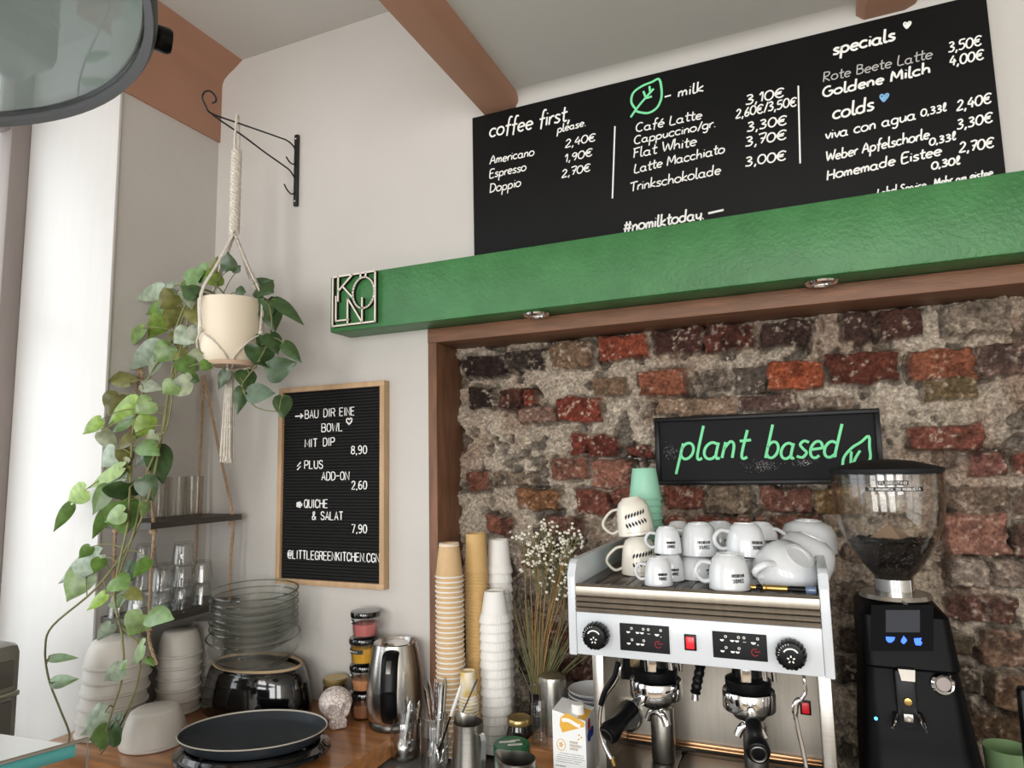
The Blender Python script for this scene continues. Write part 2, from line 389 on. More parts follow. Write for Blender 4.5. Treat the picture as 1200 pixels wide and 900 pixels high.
# block capitals, each on a cell about .6 wide and 1 high
BK = {'A': [[(0, 0), (.3, 1), (.6, 0)], [(.1, .33), (.5, .33)]], 'B': [[(0, 0), (0, 1), (.4, 1), (.55, .88), (.55, .64), (.4, .53), (0, .53)], [(.4, .53), (.6, .4), (.6, .12), (.42, 0), (0, 0)]],
 'C': [[(.58, .75), (.5, .95), (.3, 1), (.08, .9), (0, .6), (0, .4), (.08, .1), (.3, 0), (.5, .05), (.58, .25)]], 'D': [[(0, 0), (0, 1), (.3, 1), (.52, .88), (.6, .6), (.6, .4), (.52, .12), (.3, 0), (0, 0)]],
 'E': [[(.55, 1), (0, 1), (0, 0), (.55, 0)], [(0, .52), (.48, .52)]], 'F': [[(.55, 1), (0, 1), (0, 0)], [(0, .52), (.48, .52)]],
 'G': [[(.58, .78), (.5, .95), (.3, 1), (.08, .9), (0, .6), (0, .4), (.08, .1), (.3, 0), (.52, .06), (.6, .25), (.6, .48), (.35, .48)]], 'H': [[(0, 0), (0, 1)], [(.6, 0), (.6, 1)], [(0, .52), (.6, .52)]],
 'I': [[(.1, 0), (.1, 1)]], 'K': [[(0, 0), (0, 1)], [(.58, 1), (0, .42)], [(.2, .6), (.6, 0)]], 'L': [[(0, 1), (0, 0), (.52, 0)]], 'M': [[(0, 0), (0, 1), (.35, .25), (.7, 1), (.7, 0)]], 'N': [[(0, 0), (0, 1), (.6, 0), (.6, 1)]],
 'O': [[(.3, 1), (.52, .9), (.6, .6), (.6, .4), (.52, .1), (.3, 0), (.08, .1), (0, .4), (0, .6), (.08, .9), (.3, 1)]], 'P': [[(0, 0), (0, 1), (.4, 1), (.58, .88), (.58, .6), (.4, .47), (0, .47)]],
 'Q': [[(.3, 1), (.52, .9), (.6, .6), (.6, .4), (.52, .1), (.3, 0), (.08, .1), (0, .4), (0, .6), (.08, .9), (.3, 1)], [(.38, .25), (.62, -.05)]],
 'R': [[(0, 0), (0, 1), (.4, 1), (.58, .88), (.58, .62), (.4, .5), (0, .5)], [(.35, .5), (.6, 0)]], 'S': [[(.56, .8), (.45, .97), (.25, 1), (.05, .9), (.04, .65), (.2, .54), (.42, .46), (.58, .33), (.55, .1), (.38, 0), (.15, .02), (0, .2)]],
 'T': [[(0, 1), (.6, 1)], [(.3, 1), (.3, 0)]], 'U': [[(0, 1), (0, .25), (.1, .05), (.3, 0), (.5, .05), (.6, .25), (.6, 1)]], 'W': [[(0, 1), (.18, 0), (.4, .75), (.62, 0), (.8, 1)]],
 '0': [[(.3, 1), (.5, .9), (.58, .6), (.58, .4), (.5, .1), (.3, 0), (.1, .1), (.02, .4), (.02, .6), (.1, .9), (.3, 1)]], '2': [[(.03, .75), (.1, .95), (.3, 1), (.5, .93), (.55, .7), (.4, .45), (0, 0), (.58, 0)]],
 '3': [[(.03, .85), (.2, 1), (.45, .97), (.55, .75), (.45, .56), (.25, .52), (.48, .47), (.58, .25), (.47, .03), (.2, 0), (0, .15)]], '6': [[(.5, .95), (.3, 1), (.1, .85), (.02, .5), (.03, .2), (.2, 0), (.42, .02), (.58, .2), (.52, .5), (.3, .58), (.05, .42)]],
 '7': [[(0, 1), (.58, 1), (.2, 0)]], '8': [[(.3, .53), (.08, .65), (.06, .88), (.3, 1), (.54, .88), (.52, .65), (.3, .53), (.04, .4), (.02, .12), (.3, 0), (.58, .12), (.56, .4), (.3, .53)]], '9': [[(.08, .05), (.3, 0), (.5, .15), (.57, .5), (.55, .8), (.38, 1), (.17, .98), (.02, .8), (.06, .52), (.28, .44), (.54, .58)]],
 ',': [[(.12, .08), (.04, -.15)]], '.': [[(.08, 0), (.1, .06)]], '-': [[(.03, .5), (.42, .5)]], '&': [[(.62, 0), (.12, .75), (.2, .97), (.38, .97), (.42, .78), (.05, .35), (.08, .06), (.3, 0), (.6, .4)]],
 '@': [[(.62, .3), (.5, .28), (.5, .7), (.3, .72), (.2, .5), (.3, .28), (.48, .35), (.6, .3), (.75, .5), (.7, .85), (.4, 1), (.1, .85), (0, .5), (.1, .12), (.4, 0), (.7, .08)]], ' ': [], 'Ö': [[(.3, 1), (.52, .9), (.6, .6), (.6, .4), (.52, .1), (.3, 0), (.08, .1), (0, .4), (0, .6), (.08, .9), (.3, 1)], [(.15, 1.2), (.2, 1.2)], [(.4, 1.2), (.45, 1.2)]]}
BKW = {'I': .2, 'M': .7, 'W': .8, ',': .18, '.': .18, '-': .45, '@': .78, '&': .64, ' ': .3}
def blocktext(txt, fn, rad, flat=1, n=5):
    """fn(u, v): u runs 0..1 over the whole line, v 0..1 over the capital height"""
    ws = [BKW.get(c, .6) for c in txt]; tot = sum(ws)+.2*(len(txt)-1); g = G(); x = 0
    for c, w in zip(txt, ws):
        for st in BK[c]:
            pts = []
            for (a, b), (a2, b2) in zip(st, st[1:]): pts += [(a, b)]
            pts.append(st[-1]); g.tube([fn((x+a)/tot, b) for a, b in pts], rad, n, flat=flat)
        x += w+.2
    return g
# ------------------------------------------------------------------ the room
W = 1.55; XL = -1.684; FL = -1.58; CL = 1.325; CR = .957
g = G(); g.b2((-2.3, -2.8, FL-.1), (2.5, 1.8, FL)); structure('floor', g, m_floor)
g = G()
g.b2((-2.3, W, FL), (-.899, 1.85, 1.45)); g.b2((-.899, W, .36), (.76, 1.85, 1.45)); g.b2((.76, W, FL), (2.5, 1.85, 1.45))
structure('wall_back', g, m_wall, smooth=False)
g = G()
g.b2((-2.25, 1.209, FL), (XL, W, 1.45)); g.b2((-2.25, -2.8, 1.062), (XL, 1.209, 1.45)); g.b2((-2.25, -2.8, FL), (XL, -.95, 1.062)); g.b2((-2.25, -.95, FL), (XL, 1.209, -.70))
structure('wall_left', g, m_wall, smooth=False)
g = G(); g.b2((-2.2, 1.2, -.70), (-1.679, 1.209, 1.061), .002)
structure('trim_5', g, m_reveal)
g = G(); g.b2((2.4, -2.8, FL), (2.5, W, 1.45)); structure('wall_right', g, m_wall, smooth=False)
g = G(); g.b2((-2.25, -2.75, FL), (2.5, -2.65, -1.15)); g.b2((-2.25, -2.75, 1.05), (2.5, -2.65, 1.45))
for a, b in ((-2.25, -1.65), (-.45, -.25), (.95, 1.15), (2.35, 2.5)): g.b2((a, -2.75, -1.15), (b, -2.65, 1.05))
structure('wall_front', g, m_wall, smooth=False)
g = G(); g.b2((XL-.05, -2.8, CL), (-.66, W, 1.45)); g.b2((-.66, -2.8, CR), (2.5, W, 1.45))
g.prism([(W, .925)]+[(W-.04+.04*math.cos(math.radians(a)), .917+.04*math.sin(math.radians(a))) for a in range(0, 91, 15)]+[(W-.04, .965), (W, .965)], lambda a, b, t: (t, a, b), -.63, 2.4)
structure('ceiling', g, m_ceil, ang=30)
def beam(name, poly, y0, y1, m=m_beam, extra=None):
    g = G(); g.prism(poly, lambda a, b, t: (a, t, b), y0, y1)
    if extra: extra(g)
    return structure(name, g, m, ang=30)
beam('trim_1', [(-1.70, 1.06), (-1.676, 1.06), (-1.676, 1.258), (-1.668, 1.276), (-1.65, 1.29), (-1.625, 1.303), (-1.592, 1.324), (-1.592, 1.33), (-1.70, 1.33)], -2.6, W)
beam('trim_2', [(-.719, .927), (-.655, .925), (-.636, .929), (-.622, .941), (-.616, .957), (-.616, 1.34), (-.719, 1.34)], -2.6, W, extra=lambda g: g.b2((-.737, -2.6, .955), (-.718, 1.525, .985), .004))
beam('trim_3', [(.170, .945), (.186, .935), (.262, .935), (.282, .941), (.294, .957), (.294, 1.1), (.170, 1.1)], -2.6, W)
g = G(); g.b2((-.899, 1.543, FL), (-.873, 1.69, .3235), .002); structure('trim_4', g, m_brownwood_v)
g = G(); g.b2((-.899, 1.541, .3235), (.79, 1.69, .362), .002); g.b2((.76, 1.543, FL), (.79, 1.69, .3235)); structure('trim_6', g, m_brownwood)

# side window
g = G()
for y0, y1 in ((1.145, 1.2), (.18, .25), (-.95, -.89)): g.b2((-2.12, y0, -.70), (-2.06, y1, 1.06), .006)
for z0, z1 in ((-.70, -.63), (1.0, 1.06), (.42, .47)): g.b2((-2.115, -.95, z0), (-2.065, 1.2, z1), .006)
wn = structure('window_1', g, m_frame_win)
g = G(); g.b2((-2.092, -.9, -.64), (-2.088, 1.15, 1.01)); structure('window_pane', g, m_pane, wn, smooth=False)
g = G(); g.b2((-2.06, -.95, -.72), (XL+.001, 1.2, -.69), .004); structure('window_sill', g, m_reveal, wn)

# brick wall in the niche
def vnoise(x, y, seed):
    xi = np.floor(x).astype(np.int64); yi = np.floor(y).astype(np.int64); fx = x-xi; fy = y-yi
    fx = fx*fx*(3-2*fx); fy = fy*fy*(3-2*fy)
    def h(a, b):
        n = (a*374761393+b*668265263+seed*974634541) & 0x7fffffff
        n = ((n ^ (n >> 13))*1274126177) & 0x7fffffff
        return ((n ^ (n >> 16)) & 0xffff)/65535.0
    return (h(xi, yi)*(1-fx)+h(xi+1, yi)*fx)*(1-fy)+(h(xi, yi+1)*(1-fx)+h(xi+1, yi+1)*fx)*fy
def fbm(x, y, s, seed, o=5):
    t = 0; a = .5; n = 0
    for i in range(o): t = t+a*vnoise(x*s, y*s, seed+i*17); n += a; a *= .55; s *= 2.03
    return t/n
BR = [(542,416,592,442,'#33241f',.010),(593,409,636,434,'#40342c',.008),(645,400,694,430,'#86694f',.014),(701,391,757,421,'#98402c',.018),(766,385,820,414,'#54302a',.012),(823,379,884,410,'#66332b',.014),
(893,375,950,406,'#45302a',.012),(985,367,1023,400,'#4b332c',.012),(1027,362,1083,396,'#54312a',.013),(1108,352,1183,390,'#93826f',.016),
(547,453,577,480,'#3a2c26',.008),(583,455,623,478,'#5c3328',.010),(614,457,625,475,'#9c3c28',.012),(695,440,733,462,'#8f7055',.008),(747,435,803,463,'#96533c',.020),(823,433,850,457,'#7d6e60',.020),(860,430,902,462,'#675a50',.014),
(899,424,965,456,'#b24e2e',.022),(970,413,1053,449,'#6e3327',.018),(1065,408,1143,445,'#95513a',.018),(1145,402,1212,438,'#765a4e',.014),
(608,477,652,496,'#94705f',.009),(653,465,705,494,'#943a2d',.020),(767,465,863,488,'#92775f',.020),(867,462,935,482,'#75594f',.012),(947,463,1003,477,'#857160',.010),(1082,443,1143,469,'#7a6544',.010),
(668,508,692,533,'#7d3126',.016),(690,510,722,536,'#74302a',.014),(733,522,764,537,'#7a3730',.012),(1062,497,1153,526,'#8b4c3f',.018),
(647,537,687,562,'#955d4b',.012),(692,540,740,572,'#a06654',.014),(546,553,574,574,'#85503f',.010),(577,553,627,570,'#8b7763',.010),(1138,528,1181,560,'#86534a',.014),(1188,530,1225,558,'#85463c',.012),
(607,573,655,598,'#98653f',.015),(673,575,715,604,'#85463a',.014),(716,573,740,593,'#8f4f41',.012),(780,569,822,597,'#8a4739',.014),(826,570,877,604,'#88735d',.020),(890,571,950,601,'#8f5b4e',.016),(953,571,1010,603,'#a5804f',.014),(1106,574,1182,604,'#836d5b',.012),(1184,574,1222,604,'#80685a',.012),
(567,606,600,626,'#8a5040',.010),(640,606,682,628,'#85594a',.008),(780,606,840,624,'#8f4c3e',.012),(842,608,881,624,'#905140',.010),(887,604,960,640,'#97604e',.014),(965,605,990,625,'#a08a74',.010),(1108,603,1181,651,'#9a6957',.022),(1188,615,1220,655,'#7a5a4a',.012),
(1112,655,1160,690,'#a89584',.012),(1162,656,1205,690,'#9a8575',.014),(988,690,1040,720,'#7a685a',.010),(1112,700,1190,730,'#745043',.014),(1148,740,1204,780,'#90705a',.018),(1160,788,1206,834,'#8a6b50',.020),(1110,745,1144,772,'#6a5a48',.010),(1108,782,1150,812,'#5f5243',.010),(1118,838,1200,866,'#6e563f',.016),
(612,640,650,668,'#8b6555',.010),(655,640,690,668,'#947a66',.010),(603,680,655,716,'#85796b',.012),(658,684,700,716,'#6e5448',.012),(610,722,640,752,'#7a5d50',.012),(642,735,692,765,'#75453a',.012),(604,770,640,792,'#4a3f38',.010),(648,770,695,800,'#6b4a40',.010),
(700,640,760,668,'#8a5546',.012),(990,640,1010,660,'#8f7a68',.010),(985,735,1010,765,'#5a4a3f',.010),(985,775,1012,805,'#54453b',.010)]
_q = random.Random(12)
for _i, _y in enumerate(range(372, 900, 46)):          # the courses go on beyond the right edge of the picture
    _x = 1228+(_i % 2)*26
    while _x < 1400:
        _w = _q.uniform(46, 74); _h = _q.uniform(26, 34)
        BR.append((_x, _y+_q.uniform(-4, 4)-(_x-1200)*.12*(1-(_y-372)/240), _x+_w, _y+_h-(_x-1200)*.12*(1-(_y-372)/240), _q.choice(['#8a5040', '#6e4a3c', '#93826f', '#7d4438', '#85664b', '#5a463c', '#9a6957']), _q.uniform(.01, .02))); _x += _w+_q.uniform(6, 14)
st = .003
bx = np.arange(-.90, .77, st); bz = np.arange(-.72, .335, st)
BX, BZ = np.meshgrid(bx, bz)
wx_ = BX+(fbm(BX, BZ, 28, 3, 4)-.5)*.028; wz_ = BZ+(fbm(BX, BZ, 28, 9, 4)-.5)*.022
big = fbm(BX, BZ, 9, 21, 5); med = fbm(BX, BZ, 40, 33, 5); fine = fbm(BX, BZ, 130, 51, 3); vf = vnoise(BX*330, BZ*330, 77)
hgt = (big-.5)*.042+(med-.5)*.046+(fine-.5)*.014-.006
hole = np.clip((.40-fbm(BX, BZ, 22, 81, 4))*9, 0, 1); hgt -= hole*.030
def lin(h): return np.array(hexc(h))
mc = lin('#b3a390')[None, None]*(1-big[..., None])+lin('#cfc2b0')[None, None]*big[..., None]
mt_ = np.clip((med-.45)*4, 0, 1)[..., None]; mc = mc*(1-mt_*.22); mc = mc*(.80+.40*np.clip((fine-.3)*2.5, 0, 1)[..., None])
mc = mc*(1-.55*hole[..., None])  # shade inside the holes is put into the mortar colour
# reddish brick dust washed over the mortar in places
du = np.clip((fbm(BX, BZ, 7, 131, 4)-.5)*5, 0, 1)[..., None]*.45; mc = mc*(1-du)+lin('#8f6a55')[None, None]*du
rr = random.Random(3)
for x0, y0, x1, y1, colr, pr in BR:
    c = onY((x0+x1)/2, (y0+y1)/2, 1.655); e0 = onY(x0, (y0+y1)/2, 1.655); e1 = onY(x1, (y0+y1)/2, 1.655)
    t0 = onY((x0+x1)/2, y0, 1.655); t1 = onY((x0+x1)/2, y1, 1.655)
    hw = (e1.x-e0.x)/2; hh = (t0.z-t1.z)/2; a = rr.uniform(-.05, .05); r = .006
    dx = (wx_-c.x)*math.cos(a)+(wz_-c.z)*math.sin(a); dz = -(wx_-c.x)*math.sin(a)+(wz_-c.z)*math.cos(a)
    qx = np.abs(dx)-hw+r; qz = np.abs(dz)-hh+r
    d = np.hypot(np.maximum(qx, 0), np.maximum(qz, 0))+np.minimum(np.maximum(qx, qz), 0)-r
    m = np.clip(.5-d/.0055, 0, 1); m = m*m*(3-2*m)
    gap = np.clip(1-np.abs(d-.004)/.006, 0, 1)*np.clip((vnoise(BX*30+x0, BZ*30, 5)-.45)*4, 0, 1)
    hgt -= gap*.020*(1-m)
    hb = pr+.003+(big-.5)*.012+(med-.5)*.020+(fine-.5)*.008+dx*rr.uniform(-.08, .08)+dz*rr.uniform(-.15, .15)
    hgt = hgt*(1-m)+np.maximum(hb, hgt*.5)*m
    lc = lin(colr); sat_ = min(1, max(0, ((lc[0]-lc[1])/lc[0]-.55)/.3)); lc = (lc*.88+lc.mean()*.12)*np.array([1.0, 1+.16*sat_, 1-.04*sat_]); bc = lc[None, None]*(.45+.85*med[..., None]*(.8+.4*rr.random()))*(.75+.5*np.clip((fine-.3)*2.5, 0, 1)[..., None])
    sp = np.clip((fine-.60)*10, 0, 1)*np.clip((fbm(BX, BZ, 30, 200+int(x0), 3)-.46)*6, 0, 1)
    bc = bc*(1-sp[..., None]*.75)+lin('#c9b9a6')[None, None]*sp[..., None]*.75
    dk = np.clip((.42-fbm(BX, BZ, 26, 300+int(y0), 4))*7, 0, 1)[..., None]; bc = bc*(1-.5*dk)
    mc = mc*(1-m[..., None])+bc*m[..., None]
    mc = mc*(1-.5*(gap*(1-m))[..., None])  # crevice shade round each brick, darkened in the colour as well
mc = mc*(.86+.28*vf[..., None])
nz, nx = BX.shape
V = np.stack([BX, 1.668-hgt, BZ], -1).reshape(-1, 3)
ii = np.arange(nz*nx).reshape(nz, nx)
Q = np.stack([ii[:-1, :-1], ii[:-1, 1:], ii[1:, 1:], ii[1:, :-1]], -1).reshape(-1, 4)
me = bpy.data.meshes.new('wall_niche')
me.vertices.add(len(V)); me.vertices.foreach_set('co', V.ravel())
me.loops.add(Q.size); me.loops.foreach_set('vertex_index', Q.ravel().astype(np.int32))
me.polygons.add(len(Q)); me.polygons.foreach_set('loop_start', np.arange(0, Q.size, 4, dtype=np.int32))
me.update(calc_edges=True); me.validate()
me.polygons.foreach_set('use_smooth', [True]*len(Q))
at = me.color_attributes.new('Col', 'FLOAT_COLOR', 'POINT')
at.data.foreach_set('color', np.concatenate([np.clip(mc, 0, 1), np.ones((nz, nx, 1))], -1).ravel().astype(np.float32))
m_brick = mat('old_brickwork', (.4, .2, .1), .85, attr='Col', var=.6, vscale=150, bump=1.0, bscale=130, spec=.2, vdetail=8)
me.materials.append(m_brick); bw = bpy.data.objects.new('wall_niche', me); C.objects.link(bw); bw['kind'] = 'structure'; ROOT[bw] = Vector((0, 0, 0))
g = G(); g.b2((-.90, 1.72, -1.58), (.79, 1.80, .36)); structure('wall_niche_backing', g, m_wall, bw, smooth=False)

# ------------------------------------------------------------------ counters
CW, CD = -.63, -.68
poly = [(XL+.001, W-.001), (XL+.001, 1.07), (-1.15, 1.07)]
cx_, cy_, r_ = -1.14, 1.285, .215
poly += [(cx_+r_*math.cos(math.radians(a)), cy_+r_*math.sin(math.radians(a))) for a in range(-90, 1, 10)]+[(-.925, W-.001)]
g = G(); g.prism(poly, lambda a, b, t: (a, b, t), CW-.045, CW)
t = thing('wooden_countertop', 'reddish brown wooden countertop with a rounded end, carrying trays and kettle', 'countertop', (-1.3, 1.3, CW-.045))
obj('worktop', g, m_counterwood, t, ang=30)
g = G(); g.b2((XL+.03, 1.12, FL), (-1.0, W-.02, CW-.046), .003); obj('base_cabinet', g, m_blackmatte, t)
g = G(); g.prism([(-.98, .85), (.74, .85), (.74, 1.632), (-.872, 1.632), (-.872, 1.542), (-.98, 1.542)], lambda a, b, s_: (a, b, s_), CD-.04, CD)
t = thing('dark_countertop', 'dark grey worktop under the coffee machine and grinder', 'countertop', (-.1, 1.2, CD-.04))
obj('worktop', g, m_counterdark, t)
g = G(); g.b2((-.86, .9, FL), (.7, 1.6, CD-.041), .003); obj('base_cabinet', g, m_blackmatte, t)

# ------------------------------------------------------------------ green mantel with its spotlights and emblem
YM = 1.458
t = thing('mantel_beam', 'long green painted wooden mantel beam above the brick niche', 'mantel', (-.2, 1.5, .3625))
g = G(); g.b2((-1.155, YM, .3627), (1.1, W-.001, .517), .004); obj('beam_body', g, m_green, t)
for i, (px, py, lab) in enumerate(((637, 371, 'round chrome spotlight set under the green mantel, nearer the emblem'), (962, 332, 'round chrome spotlight set under the green mantel, above the plant based sign'))):
    p = onZ(px, py, .3625); p = Vector((p.x, 1.497, .3625))
    t = thing('recessed_spotlight', lab, 'spotlight', p, 'spotlights under the mantel')
    g = G(); g.lathe([(.019, .0), (.030, -.001), (.032, -.004), (.030, -.008), (.022, -.010), (.019, -.006), (.019, .0)], 32, p); obj('trim_ring', g, m_chrome, t)
    g = G(); g.lathe([(0, -.004), (.019, -.004), (.019, 0), (0, 0)], 24, p); obj('lamp_lens', g, mat('spot_lens', hexc('#b9b6ad'), .2), t)
# emblem
a0 = onY(390, 324.5, YM-.012); a1 = onY(439.5, 318, YM-.012); b0 = onY(390, 383.3, YM-.012)
ex0, ex1, ez1, ez0 = a0.x, a1.x, (a0.z+a1.z)/2, b0.z+.002
def EP(u, v): return (ex0+(ex1-ex0)*u, ez0+(ez1-ez0)*v)
def bars(g, y0, y1, w=.0042):
    def bar(u0, v0, u1, v1, w=w):
        x0, z0 = EP(u0, v0); x1, z1 = EP(u1, v1); d = Vector((x1-x0, 0, z1-z0)); L = d.length; an = math.atan2(-d.z, d.x)
        g.box(((x0+x1)/2, (y0+y1)/2, (z0+z1)/2), (L+w*.6, y1-y0, w), Matrix.Rotation(an, 3, 'Y'))
    for q in ((0, 0, 1, 0), (0, 1, 1, 1), (0, 0, 0, 1), (1, 0, 1, 1), (.13, .5, .13, 1), (.13, .7, .47, 1), (.24, .78, .48, .53), (.08, .1, .08, .6), (.08, .1, .38, .1), (.36, 0, .36, .53), (.36, .53, .69, .03), (.70, 0, .70, .5), (.66, .92, .66, 1), (.78, .92, .78, 1)): bar(*q)
    n = 28; pts = [(.73+.25*math.cos(2*PI*k/n), .60+.31*math.sin(2*PI*k/n)) for k in range(n+1)]
    for p, q in zip(pts, pts[1:]): bar(*p, *q)
t = thing('wall_emblem', 'square openwork wooden emblem reading KÖLN at the end of green mantel', 'emblem', ((ex0+ex1)/2, YM, ez0))
g = G(); bars(g, YM-.0125, YM-.010); obj('letter_face', g, mat('pale_wood', hexc('#e6ddd0'), .6), t, smooth=False)
g = G(); bars(g, YM-.0099, YM-.0002); obj('shadow_layer', g, mat('shadow_dark', hexc('#221a14'), .8), t, smooth=False)  # dark rear layer stands in for the shadow behind the letters

# ------------------------------------------------------------------ chalkboard
YB = W-.018
t = thing('menu_chalkboard', 'large black chalkboard with handwritten coffee prices above the green mantel', 'chalkboard', (-.18, W-.01, .5))
g = G(); g.b2((-.752, YB, .519), (.402, W-.002, .922), .001); obj('board', g, m_black, t)
def chalk(name, txt, x0, y0, x1, y1, hpx, rpx, m=m_chalk, slant=.12, Y=YB-.0012, par=t, lab=None):
    p0 = onY(x0, y0, Y); p1 = onY(x1, y1, Y); k = mpp((p0+p1)/2)
    g = handwriting(txt, p0, p1, hpx*k*(.8 if par.name == 'menu_chalkboard' else 1), rpx*k*.92, slant); return obj(name, g, m, par, label=lab)
def chalkline(name, pts, rpx, m, Y=YB-.0012, par=t, lab=None):
    g = G()
    for st in pts:
        P = [onY(x, y, Y) for x, y in st]; g.tube(smoothpts(P, 4) if len(P) > 2 else P, rpx*mpp(P[0]), 6, flat=.45)
    return obj(name, g, m, par, label=lab)
for a in [('coffee first,', 573.5, 160.5, 669, 141, 12.5, 1.15), ('please.', 653, 155.5, 687, 147, 6.2, .8), ('Americano', 574, 192.5, 626.5, 181.5, 7, .75), ('Espresso', 573.5, 209, 617, 199.5, 7, .75), ('Doppio', 573.5, 226, 611, 217.5, 7.5, .75),
          ('2,40€', 662, 173, 698.5, 164.5, 7, .8), ('1,90€', 661, 190.5, 695, 182, 7, .8), ('2,70€', 658, 208, 692.5, 200, 7, .8),
          ('- milk', 778, 117.5, 825.5, 106, 8, 1.0), ('Café Latte', 745, 154.5, 823.5, 138.5, 7.5, .85), ('Cappuccino/gr.', 743, 169, 839.5, 148.5, 7, .85), ('Flat White', 741, 185, 817, 170, 8, .85), ('Latte Macchiato', 743, 203, 850, 178.5, 7.5, .85), ('Trinkschokolade', 738, 224.5, 845.5, 203.5, 7.8, .85),
          ('#nomilktoday.', 731, 272, 826, 256, 9, 1.2), ('3,10€', 873.5, 123, 920, 113, 8.5, 1.0), ('2,60€/3,50€', 862, 138.5, 934, 123.5, 8, .95), ('3,30€', 875, 154.5, 923, 145, 8.5, 1.0), ('3,70€', 873, 172, 922.5, 162, 8.5, 1.0), ('3,00€', 873, 195, 922, 187, 8.5, 1.0),
          ('specials', 976, 64, 1050, 46.5, 10, 1.45), ('Goldene Milch', 964, 113.5, 1091.5, 85, 8.5, 1.3), ('3,50€', 1111, 61.5, 1151, 52.5, 9, 1.0), ('4,00€', 1112.5, 77.5, 1153.5, 68.5, 9, 1.05),
          ('colds', 976, 140, 1025, 128, 11, 1.35), ('viva con agua', 967, 163.5, 1074, 139.5, 8.5, 1.0), ('0,33ℓ', 1079, 136.5, 1109, 130, 6.5, .95), ('2,40€', 1121, 130, 1162.5, 120, 9, 1.05), ('Weber Apfelschorle', 968, 189, 1090, 162, 8.2, 1.0), ('0,33ℓ', 1089, 170.5, 1120, 163.5, 6.5, 1.0), ('3,30€', 1121, 152, 1164, 143, 9, 1.05),
          ('Homemade Eistee', 969, 211, 1104, 181, 8.2, 1.05), ('0,30ℓ', 1091.5, 198.5, 1125, 192, 6.5, 1.1), ('2,70€', 1124, 179, 1165.5, 172, 9, 1.05), ('Label Service , Mehr am eistee', 1028, 231, 1164, 206.5, 7, .9)]:
    chalk('lettering', *a)
chalk('lettering', 'Rote Beete Latte', 964.5, 96, 1093.5, 68, 8.3, .75, m_chalk_thin, lab='thin grey chalk lettering')
chalkline('dividing_line', [[(720.6, 148), (717.7, 232.5)]], .9, m_chalk); chalkline('dividing_line', [[(935.5, 100.6), (937.7, 191.5)]], .9, m_chalk)
chalkline('dash_mark', [[(830, 250), (848, 246)]], 1.3, m_chalk)
chalkline('leaf_drawing', [[(739, 137.5), (747, 126), (757, 114), (766, 104)], [(746, 129), (740, 120), (742, 109), (752, 101), (764, 96), (772, 92.5), (775, 102), (775, 115), (770, 126), (761, 132), (752, 132), (745, 130)], [(757, 115), (754, 107)], [(757, 115), (764, 113)], [(762, 108), (761, 101)]], 1.35, m_chalk_green, lab='green chalk leaf drawing')
def heart(cx, cy, s): return [[(cx-.1*s, cy+s), (cx-.9*s, cy), (cx-.8*s, cy-.7*s), (cx-.3*s, cy-.7*s), (cx+.1*s, cy-.2*s), (cx+.5*s, cy-.95*s), (cx+1.05*s, cy-.9*s), (cx+.9*s, cy-.2*s), (cx-.1*s, cy+s)], [(cx-.5*s, cy-.2*s), (cx, cy+.4*s), (cx+.6*s, cy-.5*s)], [(cx-.3*s, cy-.3*s), (cx+.1*s, cy+.1*s), (cx+.7*s, cy-.6*s)]]
chalkline('heart_drawing', heart(1063, 29.5, 4), .9, m_chalk); chalkline('heart_drawing', heart(1036, 114.5, 4.6), 1.0, m_chalk_blue, lab='light blue chalk heart')

# ------------------------------------------------------------------ framed sign on the bricks
YS = 1.612
s0 = onY(766, 490, YS); s1 = onY(1036, 567, YS); sx0, sx1, sz1, sz0 = s0.x, s1.x+.003, s0.z, s1.z
t = thing('framed_chalk_sign', 'black framed chalk sign reading plant based in green on the brick wall', 'sign', ((sx0+sx1)/2, YS+.02, sz0))
g = G(); fwid = .0105
g.b2((sx0, YS, sz0+fwid), (sx0+fwid, YS+.022, sz1-fwid), .0008); g.b2((sx1-fwid, YS, sz0+fwid), (sx1, YS+.022, sz1-fwid), .0008); g.b2((sx0, YS, sz1-fwid), (sx1, YS+.022, sz1), .0015); g.b2((sx0, YS, sz0), (sx1, YS+.022, sz0+fwid), .0015)
obj('frame', g, m_blackplastic, t)
g = G(); g.b2((sx0+.004, YS+.008, sz0+.004), (sx1-.004, YS+.02, sz1-.004)); obj('panel', g, mat('sign_black', hexc('#18181a'), .7, var=.2, vscale=12, spec=.2), t, smooth=False)
chalk('lettering', 'plant', 795, 538, 876.5, 536.5, 19.5, 1.75, m_chalk_green, .25, YS+.007, t, 'green chalk lettering')
chalk('lettering', 'based', 896, 537, 983.5, 536, 19.5, 1.75, m_chalk_green, .25, YS+.007, t, 'green chalk lettering')
chalkline('leaf_drawing', [[(987.5, 547), (989, 536), (998, 525), (1009, 518), (1018, 511), (1019, 524), (1020, 536), (1016, 547)], [(997, 545), (997.5, 532), (998, 529)], [(1000, 546), (1002, 538), (1008, 528)]], 1.5, m_chalk_green, YS+.007, t, 'green chalk leaf drawing')
g = G(); rr = random.Random(5)
for cx, cy, sx_, sy_, n in ((786, 529, 8, 6, 60), (895, 546, 16, 7, 120), (942, 542, 9, 4, 70)):
    for _ in range(n):
        p = onY(cx+rr.gauss(0, sx_*.6), cy+rr.gauss(0, sy_*.6), YS+.0079); q = p+Vector((rr.uniform(.0006, .0022), 0, rr.uniform(-.0004, .0006)))
        g.tube([p, q], .00035, 4)
obj('chalk_smudge', g, m_chalk_thin, t, kind='stuff')

